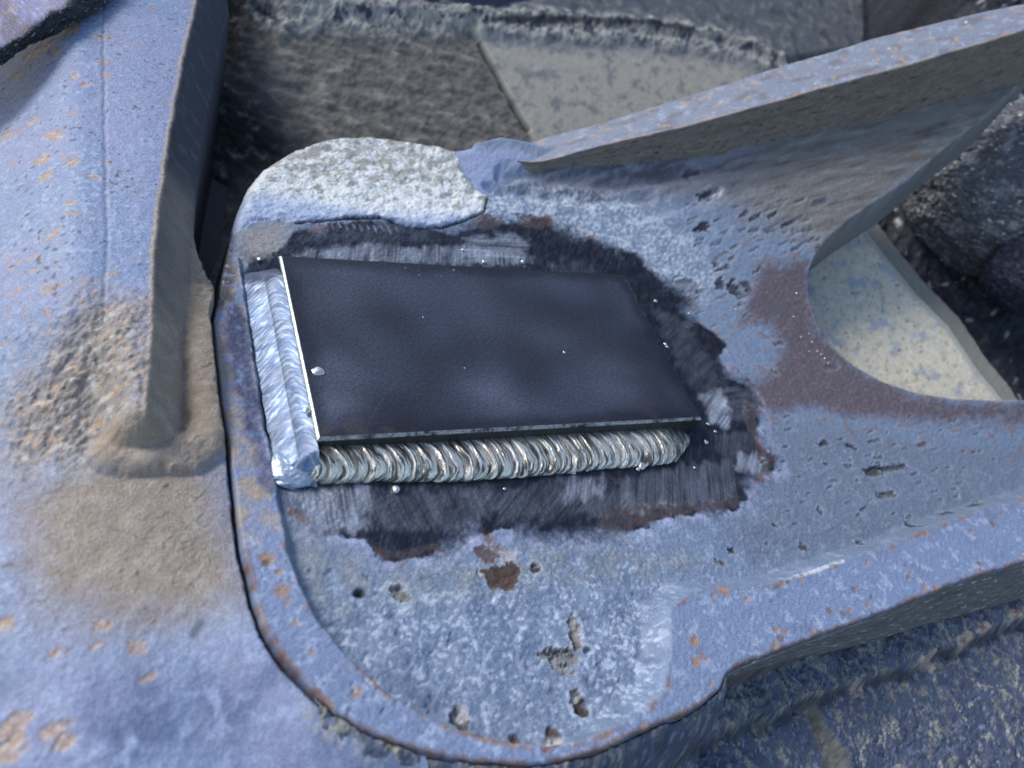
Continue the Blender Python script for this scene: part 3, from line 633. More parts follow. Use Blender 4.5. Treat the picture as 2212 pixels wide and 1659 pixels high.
# front bead: stacked ripples
def lin(a, b, n): return np.linspace(a, b, n)
sx_ = lin(-6.0, 149.0, 900); ta = lin(0, 1, 64)
Sg, Tg = np.meshgrid(sx_, ta, indexing='ij')
ytoe = 9.6 + 3.6 * ss(0, 60, Sg) + 0.7 * fbm(Sg, 0 * Sg, 14, 2, 701) - 2.6 * ss(132, 149, Sg)
ztop = 6.1 - 1.2 * ss(0, 40, Sg) + 0.35 * fbm(Sg, 0 * Sg + 5, 10, 2, 702)
bow = np.sin(np.pi * np.clip(Tg * 1.02, 0, 1)) * 2.8 + 1.4 * (Tg - .5)
ph = (Sg - bow) / 4.5 + 0.34 * perlin(Sg / 9, 0 * Sg, 703) + 0.16 * fbm(Sg, Tg * 9, 4, 2, 704)
saw = ph - np.floor(ph)
cell_id = np.floor(ph)
hump = np.sin(np.pi * saw ** 0.8) ** 0.9 * (0.72 + 0.28 * np.sin(cell_id * 2.7))
strand = perlin(ph * 5.5 + .5 * fbm(Sg, Tg * 14, 3, 2, 707), Tg * 1.9, 708); strand2 = perlin(ph * 11 + .6 * fbm(Sg, Tg * 14, 3, 2, 709), Tg * 3, 710)
ph2 = ph * 2.6 + 0.7 * fbm(Sg, Tg * 14, 3, 3, 705); sub = np.abs(np.sin(np.pi * ph2))
ph3 = ph * 6.3 + 0.9 * fbm(Sg, Tg * 14, 2.2, 2, 706); sub3 = np.abs(np.sin(np.pi * ph3))
calm = 1 - 0.55 * ss(132, 140, Sg)
hh = calm * (1.45 * hump + 0.20 * sub + 0.20 * strand + .12 * strand2) - 0.7
endk = np.clip((Sg + 6.0) / 6.0, 0, 1) ** .5 * np.clip((149.0 - Sg) / 12.0, 0, 1) ** .6
aa = Tg * np.pi / 2 * 1.06
ew = np.sin(np.pi * np.clip(Tg, 0.0, 1)) ** .5
YB = 0.35 - (ytoe * np.sin(aa) + hh * np.sin(aa) * ew + 0.25 * hh) * (.25 + .75 * endk)
ZB = (ztop * np.cos(aa) + hh * np.cos(aa) * ew + .5 * np.sin(2 * aa).clip(0)) * endk
cbd = colour(Sg.shape, (0.95, 0.88, 0.74))
groove = (1 - ss(.06, .22, saw)) + (1 - ss(.0, .10, 1 - saw))
cbd = mixc(cbd, (0.10, 0.09, 0.075), .55 * np.clip(groove, 0, 1) * calm)
cbd = mixc(cbd, (0.055, 0.05, 0.04), .85 * ss(.04, .36, strand + .6 * strand2 + .35 * fbm(Sg, Tg * 12, 9, 2, 711)))
cbd = mixc(cbd, (0.10, 0.095, 0.085), .88 * ss(130, 137, Sg) * (0.5 + .5 * ss(-.2, .3, fbm(Sg, Tg * 10, 3, 2, 712))))
ab_ = aux3(Sg.shape, .33, .85, .5); ab_[..., 0] += .15 * ss(0, .4, fbm(Sg, Tg * 12, 4, 2, 713))
wb = grid_obj('weld_bead', Sg, YB, ZB, cbd, ab_, M_WELD, plate, flip=True)
wb['label'] = 'bright rippled front weld bead along the long edge'

# left fillet: two flatter passes in a chevron
sy_ = lin(-10.0, 79.5, 560); ta = lin(0, 1, 72)
Sg, Tg = np.meshgrid(sy_, ta, indexing='ij')
S0 = Tg.copy(); wob = .07 * fbm(Sg, 0 * Sg, 13, 3, 741); Tg = np.clip(Tg + wob * np.sin(np.pi * Tg), 0, 1)
ph = (Sg + 4.5 * np.abs(Tg - .46) * 2 - 2.4 * np.sin(np.pi * np.clip(Tg / .46, 0, 1)) * (Tg < .46)) / 1.75 + .35 * fbm(Sg, Tg * 12, 7, 3, 721)
rip = np.abs(np.sin(np.pi * ph)); rip2 = np.abs(np.sin(np.pi * ph * 2.7 + fbm(Sg, Tg * 12, 3, 2, 722)))
bead = .55 * np.sin(np.pi * np.clip(Tg / .46, 0, 1)) ** .8 * (Tg < .46) + 0.38 * np.sin(np.pi * np.clip((Tg - .46) / .54, 0, 1)) ** .9 * (Tg >= .46)
bead = bead + .07 * rip * (.5 + fbm(Sg, Tg * 12, 9, 2, 725)) + .04 * rip2 + .22 * fbm(Sg, Tg * 10, 6, 2, 723)
endk = np.clip((79.5 - Sg) / 9.0, 0, 1) ** .6
XL = 0.25 - 11.7 * Tg - .3 * fbm(Sg, 0 * Sg, 8, 2, 724) * Tg
XL = XL - (.9 * fbm(Sg, 0 * Sg, 6, 3, 742) + .2) * Tg ** 3
ZL = 8.3 * (1 - Tg) ** 1.05 * (.35 + .65 * endk) + .55 + bead * (.3 + .7 * endk) - 1.2 * (1 - endk)
ZL = ZL * ss(-10.5, -3.0, Sg + 1.5 * fbm(Sg, Tg * 10, 6, 2, 743)) - .6 * (1 - ss(-10, -6, Sg))
YL = Sg
Tf = 1 - Tg
cl = colour(Sg.shape, (0.17, 0.235, 0.35)); cl = cl * (1 + .5 * fbm(Sg, Tg * 10, 16, 2, 732))[..., None]
fe = perlin(ph * 1.1 + .8 * fbm(Sg, Tg * 12, 4, 2, 728), Tg * 3.4, 729); fe2 = perlin(ph * 3.1, Tg * 7, 730)
ZL = ZL + .07 * fe + .04 * fe2
cl = mixc(cl, (0.11, 0.15, 0.26), .65 * ss(0.05, .45, fe + .5 * fe2)); cl = mixc(cl, (0.50, 0.58, 0.70), .5 * ss(.1, .45, -fe + .4 * fe2))
cl = mixc(cl, (0.06, 0.07, 0.11), .8 * ss(66, 74, Sg + 5 * fe))
cl = mixc(cl, (0.13, 0.17, 0.27), .4 * ss(.45, .95, 1 - rip) * ss(-.3, .3, fbm(Sg, Tg * 12, 7, 2, 726)))
cl = mixc(cl, (0.16, 0.19, 0.26), .6 * ss(0, .4, fbm(Sg, Tg * 12, 9, 3, 731)))
cl = mixc(cl, (0.16, 0.18, 0.22), .35 * (1 - ss(.02, .07, np.abs(Tg - .46) + .03 * fbm(Sg, Tg, 4, 2, 733))))
al = aux3(Sg.shape, .5, .5, .6); al[..., 0] += .12 * fbm(Sg, Tg * 12, 8, 3, 727)
wl2 = grid_obj('weld_bead', XL, YL, ZL, cl, al, M_WELD, plate, flip=False)
wl2['label'] = 'bluish silver double pass weld along the short left edge'

def blob_mesh(name, c, r, seed, col, aux, mat, parent, n=40):
    th = np.linspace(0, 2 * np.pi, n * 2); ph_ = np.linspace(0, np.pi, n)
    T_, P_ = np.meshgrid(th, ph_)
    nx, ny, nz = np.sin(P_) * np.cos(T_), np.sin(P_) * np.sin(T_), np.cos(P_)
    k = 1 + .22 * fbm(nx * 2 + 5, ny * 2 + nz * 2, .9, 4, seed)
    k[:, -1] = k[:, 0]
    return grid_obj(name, c[0] + r[0] * nx * k, c[1] + r[1] * ny * k, c[2] + r[2] * nz * k, colour(T_.shape, col), aux3(T_.shape, *aux), mat, parent, flip=True)
b_ = P0 = onto([(632, 1006)], flat(2.0))[0]
blob_mesh('weld_stop', (b_[0], b_[1], .8), (7.4, 7.0, 2.6), 3, (.45, .52, .62), (.46, .7, .8), M_WELD, plate)

# spatter balls: each one an object of its own
def ball_mesh():
    bm = bmesh.new(); bmesh.ops.create_icosphere(bm, subdivisions=3, radius=1.0)
    for v in bm.verts: v.co *= 1 + .12 * math.sin(v.co.x * 3 + v.co.y * 2) ; 
    for v in bm.verts: v.co.z *= .75
    me = bpy.data.meshes.new('spatter_droplet'); bm.to_mesh(me); bm.free()
    me.polygons.foreach_set('use_smooth', np.ones(len(me.polygons), bool))
    for nm, c in (('Col', (.75, .76, .72, 1)), ('Aux', (.25, .85, .5, 1))):
        at = me.attributes.new(nm, 'FLOAT_COLOR', 'POINT'); at.data.foreach_set('color', np.tile(np.array(c, np.float32), len(me.vertices)))
    me.materials.append(M_WELD)
    return me
bm_ = ball_mesh()
SPC = [(1715, 684, .6), (1731, 728, .5), (1748, 721, .5), (1755, 739, .45), (1748, 758, .4), (1766, 758, .5), (1774, 765, .5), (1782, 774, .45), (1789, 785, .5), (1721, 634, .5), (1416, 650, .9), (855, 1057, 1.3), (1237, 1019, 1.1), (1386, 1006, 1.8), (1378, 1014, .7), (1525, 955, 1.0), (1545, 932, .7), (1488, 677, .6), (1529, 916, .7), (1000, 540, .7), (1130, 566, 1.0), (1046, 566, .9), (1090, 1056, .6), (1500, 1010, .6), (560, 560, .9), (1590, 668, .5)]
for k, (px, py, r_) in enumerate(SPC):
    o = bpy.data.objects.new('spatter_droplet', bm_); S.collection.objects.link(o); o.parent = casting
    p = onto([(px, py)], F_floor, .1)[0]; o.location = p * MM; o.scale = (r_ * MM * 1.1, r_ * MM, r_ * MM); o.rotation_euler = (0, 0, k)
for k, (px, py, r_) in enumerate([(687, 803, 1.7), (678, 801, .8), (1219, 761, .55), (1004, 795, .25), (914, 685, .3), (1437, 743, .7), (1441, 749, .6), (662, 886, 1.0)]):
    o = bpy.data.objects.new('spatter_droplet', bm_); S.collection.objects.link(o); o.parent = plate
    p = onto([(px, py)], flat(PT + .05))[0]; o.location = p * MM; o.scale = (r_ * MM * 1.2, r_ * MM, r_ * MM * .8); o.rotation_euler = (0, 0, k)

# ================================================================== left body: shell, rib plate and mud
xs = np.arange(-125, 12, .48); ys = np.concatenate([np.arange(-150, 110, .48), np.arange(110, 300, .8)])
H = Grid(xs, ys); X, Y = H.X, H.Y
def shell_z(x, y):
    q = (x + 46) / 46.0
    return 3.0 - 9.0 * np.clip(-q, 0, 3) ** 2 - 5.0 * np.clip(q, 0, 1) ** 2 + 6.0 * ss(0, 80, y) - 9.0 * ss(-40, -120, y)
RIB_T = [(440, -95), (423, 0), (407, 67), (388, 160), (367, 277), (353, 377), (340, 467), (332, 553), (331, 653), (327, 753), (322, 800), (318, 850), (312, 905)]
RIB_B = [(510, -60), (497, 0), (483, 50), (467, 133), (443, 250), (430, 333), (417, 417), (412, 553), (408, 640), (406, 690), (407, 770), (405, 853), (398, 905)]
rib_t = onto(RIB_T, lambda x, y: shell_z(np.minimum(x, -40), y) + 15.0); 
rib_b = onto(RIB_B, lambda x, y: shell_z(np.minimum(x, -40), y) + 1.0)
base = shell_z(X, Y)
nzb = fbm(X, Y, 30, 3, 801); nzm = fbm(X, Y, 5, 4, 802); nzf = fbm(X, Y, 1.6, 2, 803)
# rib plate: its top rises to the edge line; its face slopes down to the foot line
def xat(path, y): 
    o = np.argsort(path[:, 1]); return np.interp(y, path[o, 1], path[o, 0])
xt = xat(rib_t, Y); xb = xat(rib_b, Y); yend = rib_t[-1, 1]
xt = xt + .5 * fbm(Y, 0 * Y, 7, 3, 811); 
face = np.clip((X - xt) / np.maximum(xb - xt, 1), 0, 1)
lft = ss(-96, -58, X)                           # the plate dies into the shell on its left
rise = 14.5 * (1 - face) * lft
endf = ss(yend - 5.0, yend + 3.5, Y - 1.2 * nzm - np.clip(-58 - X, 0, 40) * .5)
endl = ss(yend - 2, yend + 48, Y + 3 * nzm)
lk = ss(-60, -48, X - (xt + 42) * 0)
endf = endf * lk + np.minimum(endf, endl) * (1 - lk)
Zs = base + rise * endf
seam_x = xat(onto([(222, 0), (222, 80), (226, 250), (229, 480), (232, 553), (222, 700), (217, 770)], lambda x, y: shell_z(x, y) + 8.0), Y)
seam = (1 - ss(0.1, 0.9, np.abs(X - seam_x + .8 * nzm))) * ss(yend + 20, yend + 45, Y)
Zs -= .35 * seam + .8 * (1 - ss(0, 14, X - seam_x)) * ss(-14, 0, X - seam_x) * ss(yend + 10, yend + 60, Y)
# mud fillet round the rib's end
MUDL = [(420, 640), (450, 690), (462, 740), (468, 830), (474, 900), (486, 955), (470, 1000), (400, 1012), (300, 1008), (235, 985), (250, 930), (310, 890), (330, 780), (400, 690)]
H.warp(3, 10, 821); sdm = H.poly(onto(MUDL, lambda x, y: shell_z(x, y) + 2)[:, :2], 30); H.nowarp()
H.warp(1.6, 9, 822)
bl = H.line(onto([(432, 630), (440, 700), (447, 780), (452, 860), (455, 915), (445, 948), (415, 965), (350, 972), (290, 972), (245, 966)], lambda x, y: shell_z(x, y) + 3)[:, :2], 20); H.nowarp()
br = 7.0 + 1.2 * fbm(X, Y, 9, 3, 823)
beadz = base - 1.0 + .78 * np.sqrt(np.maximum(br * br - bl * bl, 0)) * ss(-74, -60, X) * ss(62, 36, Y)
lump = 1 - ss(4.0, 8.5, bl)
hk = np.clip(.5 + .5 * (beadz - Zs) / 1.2, 0, 1)
Zs = Zs * (1 - hk) + beadz * hk + 1.2 * hk * (1 - hk) * .5
crk = (1 - ss(.0, .045, np.abs(fbm(X, Y, 13, 3, 884)))) * ss(-.1, .25, fbm(X, Y, 20, 2, 885))
crumb = ss(.38, .55, fbm(X, Y, 2.4, 2, 887)) * ss(-.1, .3, fbm(X, Y, 18, 2, 888))
mud_area = 1 - ss(-13, 13, H.poly(onto([(470, 640), (500, 960), (515, 1130), (545, 1285), (440, 1320), (250, 1330), (90, 1290), (20, 1180), (50, 1060), (120, 1015), (240, 960), (320, 900), (345, 640), (360, 440), (430, 420), (430, 600)], lambda x, y: shell_z(x, y) + 3)[:, :2], 40) + 8 * nzb + 5 * nzm)
fac_mud = (face > 0.02) * (1 - ss(40, 62, Y + 8 * nzb)) * endf
Zs += .35 * nzm * (.5 + .3 * mud_area) + .14 * nzf + .5 * nzb
Zs += (.55 * crumb - .25 * crk) * np.clip(mud_area + lump, 0, 1)
# rough flaked rust left of the rib's end
H.warp(5, 14, 831); rgh = 1 - ss(-9, 8, H.poly(onto([(190, 670), (240, 680), (320, 700), (325, 900), (250, 960), (130, 1000), (20, 990), (0, 880), (60, 800), (130, 740)], lambda x, y: shell_z(x, y) + 5)[:, :2], 40)); H.nowarp()
Zs += rgh * (.85 * fbm(X, Y, 3.0, 3, 833, .75) + .5 * nzf + .7 * fbm(X, Y, 9, 2, 834))
# crack line along the casting's rim
ckx = crack[:, :2].copy(); 
H.nowarp(); rimsd = H.poly(outline, 30)
zr_s = 2.5 + 5.0 * ss(-5, -60, Y) - 1.6
Zs += (zr_s - Zs) * np.exp(-(np.maximum(rimsd, 0) / 13.0) ** 2) * ss(-20, -55, Y)
Zs -= (10.0 - 9.3 * ss(-66, -80, Y)) * (1 - ss(0.2, 1.4, rimsd + .35 * nzm)) 
gw = 13.0 * ss(92, 40, Y + 5 * nzm); gap = ss(xb + .5 + gw, xb + 3.5 + gw, X) * ss(26, 60, Y + 4 * nzm)       # the deep gap between rib and casting
Zs -= 55 * gap
# --- colours
C = colour(X.shape, (0.225, 0.292, 0.435)); A = aux3(X.shape, .55)
C = mixc(C, (0.20, 0.245, 0.39), .55 * ss(0, .5, fbm(X, Y, 14, 4, 841))); C = mixc(C, (0.52, 0.58, 0.71), .42 * ss(.0, .5, .6 * nzm + .9 * nzf + .3 * nzb)); C = mixc(C, (0.17, 0.22, 0.33), .45 * ss(.1, .5, fbm(X, Y, 3.2, 3, 843)))
lil = ss(.0, .4, fbm(X, Y, 40, 3, 851) + .15 + .4 * ss(-60, -48, X) * ss(70, 120, Y))
C = mixc(C, (0.29, 0.30, 0.44), .5 * lil)
botm = ss(-30, -70, Y)
C = mixc(C, (0.10, 0.14, 0.25), .8 * botm * ss(-.15, .4, fbm(X, Y, 20, 4, 861))); C = mixc(C, (0.36, 0.43, 0.60), .7 * botm * ss(.12, .4, fbm(X, Y * .7, 5, 4, 862, .6)))
rs = ss(.42, .52, fbm(X / 1.3, Y, 9, 4, 871, .6) + .10 * (Y > 40))
rs2 = ss(.20, .36, fbm(X, Y, 2.6, 3, 872)) * (1 - ss(-75, -52, X)) * ss(-6, 10, Y) * (1 - ss(60, 90, Y)) * ss(-.2, .25, fbm(X, Y, 18, 2, 873))
C = mixc(C, (0.40, 0.27, 0.19), .6 * rs * (1 - botm * .6)); C = mixc(C, (0.50, 0.31, 0.19), .8 * rs2)
C = mixc(C, (0.055, 0.06, 0.06), .85 * ss(.40, .52, fbm(X, Y, 2.2, 2, 875) + .3 * fbm(X, Y, 17, 2, 876) - .04) * (1 - botm))
C = mixc(C, (0.30, 0.245, 0.175), .8 * rgh); C = mixc(C, (0.50, 0.33, 0.20), .8 * rgh * ss(.08, .35, fbm(X, Y, 2.8, 3, 877))); C = mixc(C, (0.52, 0.52, 0.47), .7 * rgh * ss(.1, .35, fbm(X, Y, 3.3, 3, 878)))
C = mixc(C, (0.07, 0.07, 0.065), .8 * rgh * ss(.22, .4, fbm(X, Y, 2.4, 3, 879)))
C = mixc(C, (0.10, 0.11, 0.14), .35 * seam * ss(-.3, .3, nzb + nzm))
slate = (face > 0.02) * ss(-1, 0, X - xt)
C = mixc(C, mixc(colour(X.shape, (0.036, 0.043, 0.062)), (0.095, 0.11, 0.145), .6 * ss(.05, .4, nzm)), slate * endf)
mudc = mixc(colour(X.shape, (0.335, 0.268, 0.200)), (0.40, 0.33, 0.255), ss(-.2, .4, nzm)); mudc = mixc(mudc, (0.27, 0.22, 0.165), .35 * ss(0, .4, fbm(X, Y, 10, 3, 881)))
mk = np.clip(np.maximum(mud_area * (1 - .75 * rgh), np.maximum(fac_mud, lump)), 0, 1)
mudc = mixc(mudc, (.15, .125, .10), .4 * crk)
mk = mk * (1 - (X < xt - .5) * endf * ss(6, 16, Y))
C = mixc(C, mudc, .93 * mk); A[..., 0] = mixv(A[..., 0], .85, mk); A[..., 2] = 1 + mk * .8
ed = (1 - ss(.2, 1.3, np.abs(X - xt + .4) + .5 * nzm)) * endf * ss(2, 8, Y)
C = mixc(C, (0.46, 0.36, 0.27), .85 * ed)
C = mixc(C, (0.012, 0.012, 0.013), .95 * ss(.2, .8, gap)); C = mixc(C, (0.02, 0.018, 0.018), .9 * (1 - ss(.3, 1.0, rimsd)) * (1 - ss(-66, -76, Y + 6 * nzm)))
C = mixc(C, (0.42, 0.42, 0.38), .7 * ss(.05, .25, fbm(X, Y, 4.5, 4, 886)) * (1 - ss(2, 9, rimsd)) * ss(-70, -80, Y))
C = mixc(C, (0.08, 0.09, 0.12), .7 * (1 - ss(.3, 2.0, H.line(onto([(430, 1350), (418, 1373)], lambda x, y: shell_z(x, y))[:, :2], 8))))
for q, (px, py, sz) in enumerate([(100, 395, 2.6), (115, 310, 3.2), (90, 358, 3.4), (130, 320, 2), (155, 378, 2.6), (205, 415, 1.8), (160, 195, 2.0), (182, 215, 1.6), (75, 265, 2.0), (5, 272, 2.2), (150, 90, 5), (80, 115, 4.5), (120, 130, 2.5), (35, 145, 2.0), (120, 525, 2.2), (155, 470, 2.6), (115, 1580, 3.0), (140, 1600, 2.0), (220, 1355, 1.8), (298, 1395, 1.2), (327, 1465, 1.4), (140, 1400, .9), (115, 1412, .9), (5, 1345, 2.2), (205, 1395, 1.0), (30, 1570, 4), (10, 1620, 4)]):
    p = onto([(px, py)], lambda x, y: shell_z(x, y) + 8.0 * (y > 5))[0]
    w_ = H.win(p[:2], p[:2], sz * 2.5 + 2); x = X[w_]; y = Y[w_]
    if x.size == 0: continue
    d = np.hypot((x - p[0]) * .8, y - p[1]) - sz * .7 + 3.6 * fbm(x, y, 5, 4, 890 + q, .7)
    C[w_] = mixc(C[w_], mixc(colour(x.shape, (0.40, 0.27, 0.19)), (0.50, 0.42, 0.36), ss(-.1, .3, fbm(x, y, 1.6, 2, 880))), .85 * (1 - ss(-.6, .6, d))); Zs[w_] -= .35 * (1 - ss(-.8, .4, d))
vis = in_view(X, Y, Zs, .12) & (rimsd > -1.2) & (X < np.where(Y > 74, xb + 12, 999)) & ~((X > 2) & (Y > 0)) & (Y > -148)
cell = cells(vis)
lab = np.zeros(cell.shape, int)
fa, ef, lu = avg(face), avg(endf), avg(lump)
lab[(avg(X) > avg(seam_x)) & (ef > .5) & (fa < 1)] = 1
lab[(avg(X - xt) > 0) & (fa < 1) & (ef > .5)] = 2
lab[(lab == 0) & (lu > .35)] = 3
left = thing('hinge_housing', 'rust speckled light blue casting with a thick rib, caked in tan mud', 'casting')
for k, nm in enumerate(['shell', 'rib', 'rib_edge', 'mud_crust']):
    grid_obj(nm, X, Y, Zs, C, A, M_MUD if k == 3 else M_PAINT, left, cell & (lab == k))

# ================================================================== the torn plate corner at the top left
torn = thing('overlapping_plate', 'corner of a rusty violet steel plate with a black ragged cut edge', 'steel plate')
up_ = onto([(-160, 175), (-60, 135), (0, 107), (67, 70), (100, 43), (143, 17), (160, -2), (230, -60), (300, -110)], lambda x, y: shell_z(x, y) + 23.0)
lo_ = onto([(-150, 215), (-55, 165), (0, 136), (10, 143), (33, 123), (83, 90), (133, 68), (200, 27), (240, 0), (300, -60), (360, -110)], lambda x, y: shell_z(x, y) + 16.0)
up_ = resample(up_, 300); lo_ = resample(lo_, 300)
inn = up_ + np.array([-60, 60, 8.0]); und = lo_ + np.array([-12, 12, -1.0])
g = loft([inn, up_, lo_, und], [90, 30, 20], 1)
sl = np.linspace(0, 110, 300)[:, None] + np.zeros(g.shape[:2]); tm = (np.arange(g.shape[1]) * .6)[None] + np.zeros(g.shape[:2]); ti = np.arange(g.shape[1])[None] + np.zeros(g.shape[:2])
g[..., 2] += .5 * fbm(sl, tm, 5, 4, 901) + ss(86, 92, ti) * 1.2 * fbm(sl * 1.2, tm * .5, 6, 3, 902)
g[..., 0] += ss(84, 92, ti) * 1.6 * fbm(sl, tm, 7, 4, 903)
ck_ = colour(sl.shape, (0.33, 0.32, 0.47)); ck_ = mixc(ck_, (.46, .36, .27), .7 * ss(.05, .4, fbm(sl, tm, 5, 4, 904))); ck_ = mixc(ck_, (.6, .62, .68), .6 * ss(.15, .4, fbm(sl, tm, 2, 3, 905))); ck_ = mixc(ck_, (.16, .11, .12), .6 * ss(.05, .4, fbm(sl, tm, 12, 3, 908)))
bk = ss(87, 90, ti + 2 * fbm(sl, tm, 5, 2, 906))
ck_ = mixc(ck_, (.014, .015, .019), bk); ck_ = mixc(ck_, (.35, .36, .38), bk * ss(.42, .55, fbm(sl, tm, 2, 2, 907)))
ak = aux3(sl.shape, .6); ak[..., 0] = mixv(ak[..., 0], .42, bk)
ic = ti[:-1, :-1]
grid_obj('plate_top', g[..., 0], g[..., 1], g[..., 2], ck_, ak, M_PAINT, torn, ic < 89, flip=True)
grid_obj('cut_edge', g[..., 0], g[..., 1], g[..., 2], ck_, ak, M_RUBBER, torn, ic >= 89, flip=True)

# ================================================================== body behind the casting
def back_z(x, y): return -48.0 + .42 * (y - 190.0) + 0.06 * (x - 60)
xs = np.concatenate([np.arange(-40, 560, .9)]); ys = np.arange(90, 600, .9)
K = Grid(xs, ys); X, Y = K.X, K.Y
Zk = back_z(X, Y) + 0.0
RIDGE = [(500, 20), (640, 55), (760, 80), (900, 85), (1040, 62), (1250, 66), (1400, 72), (1550, 95), (1680, 150)]
Kp = lambda pts, off=0.0: onto(pts, lambda x, y: back_z(x, y) + off)[:, :2]
K.warp(8, 22, 921, 4); rl = K.line(Kp([(560, 30), (700, 42), (850, 52), (980, 55), (1100, 62), (1250, 72), (1400, 82), (1560, 105), (1680, 150)]), 40); K.nowarp()
ridge = 1 - ss(3, 13, rl)
m1 = fbm(X, Y, 7, 5, 931, .65); m2 = fbm(X, Y, 22, 3, 932); m3 = fbm(X, Y, 2.6, 3, 933)
# surface above the ridge steps back and up; below are two panels with an open seam
above = K.poly(Kp([(400, -300), (400, 20), (560, 30), (700, 42), (850, 52), (980, 55), (1100, 62), (1250, 72), (1400, 82), (1560, 105), (1680, 150), (1865, 120), (1865, -300)]), 60)
Zk += 5 * (1 - ss(-6, 4, above))
Zk += ridge * (3.0 + 2.0 * m1)
seamk = K.line(Kp([(1036, 98), (1060, 140), (1105, 225), (1140, 283)]), 12)
rightp = ss(-1, 1, X - np.interp(Y, *np.array(sorted(Kp([(1036, 98), (1105, 225), (1140, 283), (1160, 330)])[:, ::-1].tolist())).T))
Zk += 1.6 * rightp * ss(-1, 4, above); Zk -= 4.0 * (1 - ss(.3, 1.8, seamk))
ug = X * .93 - Y * .36; vg = X * .36 + Y * .93
wv = fbm(ug / 2.0, vg, 8.0, 4, 941, .6)
Zk += (1 - rightp) * 3.0 * wv * ss(-2, 4, above) + .5 * m1
C = colour(X.shape, (0.150, 0.145, 0.130)); A = aux3(X.shape, .75)
C = mixc(C, (0.28, 0.268, 0.235), .75 * ss(0, .4, wv)); C = mixc(C, (0.085, 0.085, 0.085), .6 * ss(0.05, .45, fbm(ug / 2, vg, 6, 4, 943)))
cr = mixc(colour(X.shape, (0.38, 0.365, 0.315)), (0.13, 0.14, 0.165), .7 * ss(.0, .35, fbm(X, Y, 9, 5, 936, .7))); cr = mixc(cr, (0.17, 0.19, 0.24), .7 * (1 - ss(4, 18, above)))
C = mixc(C, cr, rightp * .95 * ss(-1, 3, above))
ca = mixc(colour(X.shape, (0.115, 0.125, 0.14)), (0.30, 0.30, 0.25), .65 * ss(.0, .4, m1)); ca = mixc(ca, (.04, .045, .06), .6 * ss(.05, .4, fbm(X, Y, 12, 4, 951)))
C = mixc(C, ca, 1 - ss(-3, 1, above))
# smooth dark recess at the top edge
hole = 1 - ss(-3, 3, K.poly(Kp([(880, -200), (890, 2), (930, 22), (1000, 33), (1080, 28), (1140, 15), (1170, 0), (1180, -200)]), 20) + 3 * m1)
C = mixc(C, (.018, .024, .05), hole); Zk -= 3 * hole; A[..., 0] = mixv(A[..., 0], .5, hole)
m4 = fbm(X, Y * 1.1, 9, 5, 934, .75)
crd = mixc(colour(X.shape, (0.46, 0.445, 0.38)), (0.035, 0.042, 0.07), ss(-.02, .22, m4)); crd = mixc(crd, (.12, .13, .17), .5 * ss(0, .3, m3))
C = mixc(C, crd, .9 * ridge)
C = mixc(C, (.035, .036, .045), .85 * (1 - ss(.8, 2.6, K.line(Kp([(1060, 60), (1250, 62), (1400, 70), (1480, 85)]), 10) + 1.5 * m1)))
C = mixc(C, (.04, .036, .03), .95 * (1 - ss(.4, 1.6, seamk)))
gloom = 1 - ss(-18, 16, K.poly(Kp([(300, -300), (560, -300), (575, 60), (540, 200), (700, 330), (560, 400), (460, 560), (300, 560)]), 40) + 10 * m2)  # shade beside the rib, painted into the rear panels' colour
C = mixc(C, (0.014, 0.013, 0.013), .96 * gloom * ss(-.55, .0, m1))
RE = Kp([(1866, -200), (1866, 0), (1866, 90), (1868, 160)])
o_ = np.argsort(RE[:, 1]); xe = np.interp(Y, RE[o_, 1], RE[o_, 0])
k_ = cells((X < xe) & in_view(X, Y, Zk, .12) & (Y > 100 + .0 * X)); ab2 = avg(above); rp2 = avg(rightp)
lab = np.zeros(k_.shape, int); lab[rp2 > .5] = 1; lab[ab2 < 0] = 2; lab[avg(ridge) > .5] = 3
back = thing('rear_housing', 'olive grey mud stained casting with a lumpy weld ridge and an open seam', 'casting')
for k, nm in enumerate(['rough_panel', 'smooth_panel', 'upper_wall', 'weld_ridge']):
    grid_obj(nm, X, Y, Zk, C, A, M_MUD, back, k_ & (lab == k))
# its right-hand end face
ev = np.stack([RE[:, 0], RE[:, 1], back_z(RE[:, 0], RE[:, 1]) + 5], 1); ev = resample(ev[np.argsort(ev[:, 1])], 120)
g = loft([ev, ev + np.array([1.5, 0, -1.2]), ev + np.array([6, 0, -60.0])], [4, 30], 0)
grid_obj('end_face', g[..., 0], g[..., 1], g[..., 2], colour(g.shape[:2], (.10, .11, .12)), aux3(g.shape[:2], .7), M_MUD, back, flip=True)

# ================================================================== body below the lower flange
def lowb_z(x, y): return -17.0 + .34 * np.minimum(y + 88.0, 0.0) + 0.0 * x
xs = np.arange(-12, 340, .5); ys = np.arange(-190, -72, .5)
B = Grid(xs, ys); X, Y = B.X, B.Y
Zb = lowb_z(X, Y) + 9.0 * ss(90, 20, X)
ro = B.poly(outline, 30)
Zb += ((5.4 + 0 * X) - Zb) * np.exp(-(np.maximum(ro, 0) / 9.0) ** 2) * ss(126, 108, X) * (ro > 0) 
Zb = np.where(ro < 0, lowb_z(X, Y) - 6, Zb)
Bp = lambda pts: onto(pts, lowb_z)[:, :2]
b1 = fbm(X, Y, 9, 5, 961, .6); b2 = fbm(X, Y, 3, 4, 962, .6); b3 = fbm(X, Y, 26, 3, 963)
STEP = [(2350, 1290), (2212, 1339), (2080, 1392), (1941, 1449), (1850, 1478), (1768, 1503), (1700, 1530), (1560, 1590), (1440, 1640), (1380, 1720), (2400, 1900)]
B.warp(4, 16, 971); sds = B.poly(Bp(STEP), 40); B.nowarp()
Zb -= 6.5 * (1 - ss(-2.0, 2, sds))
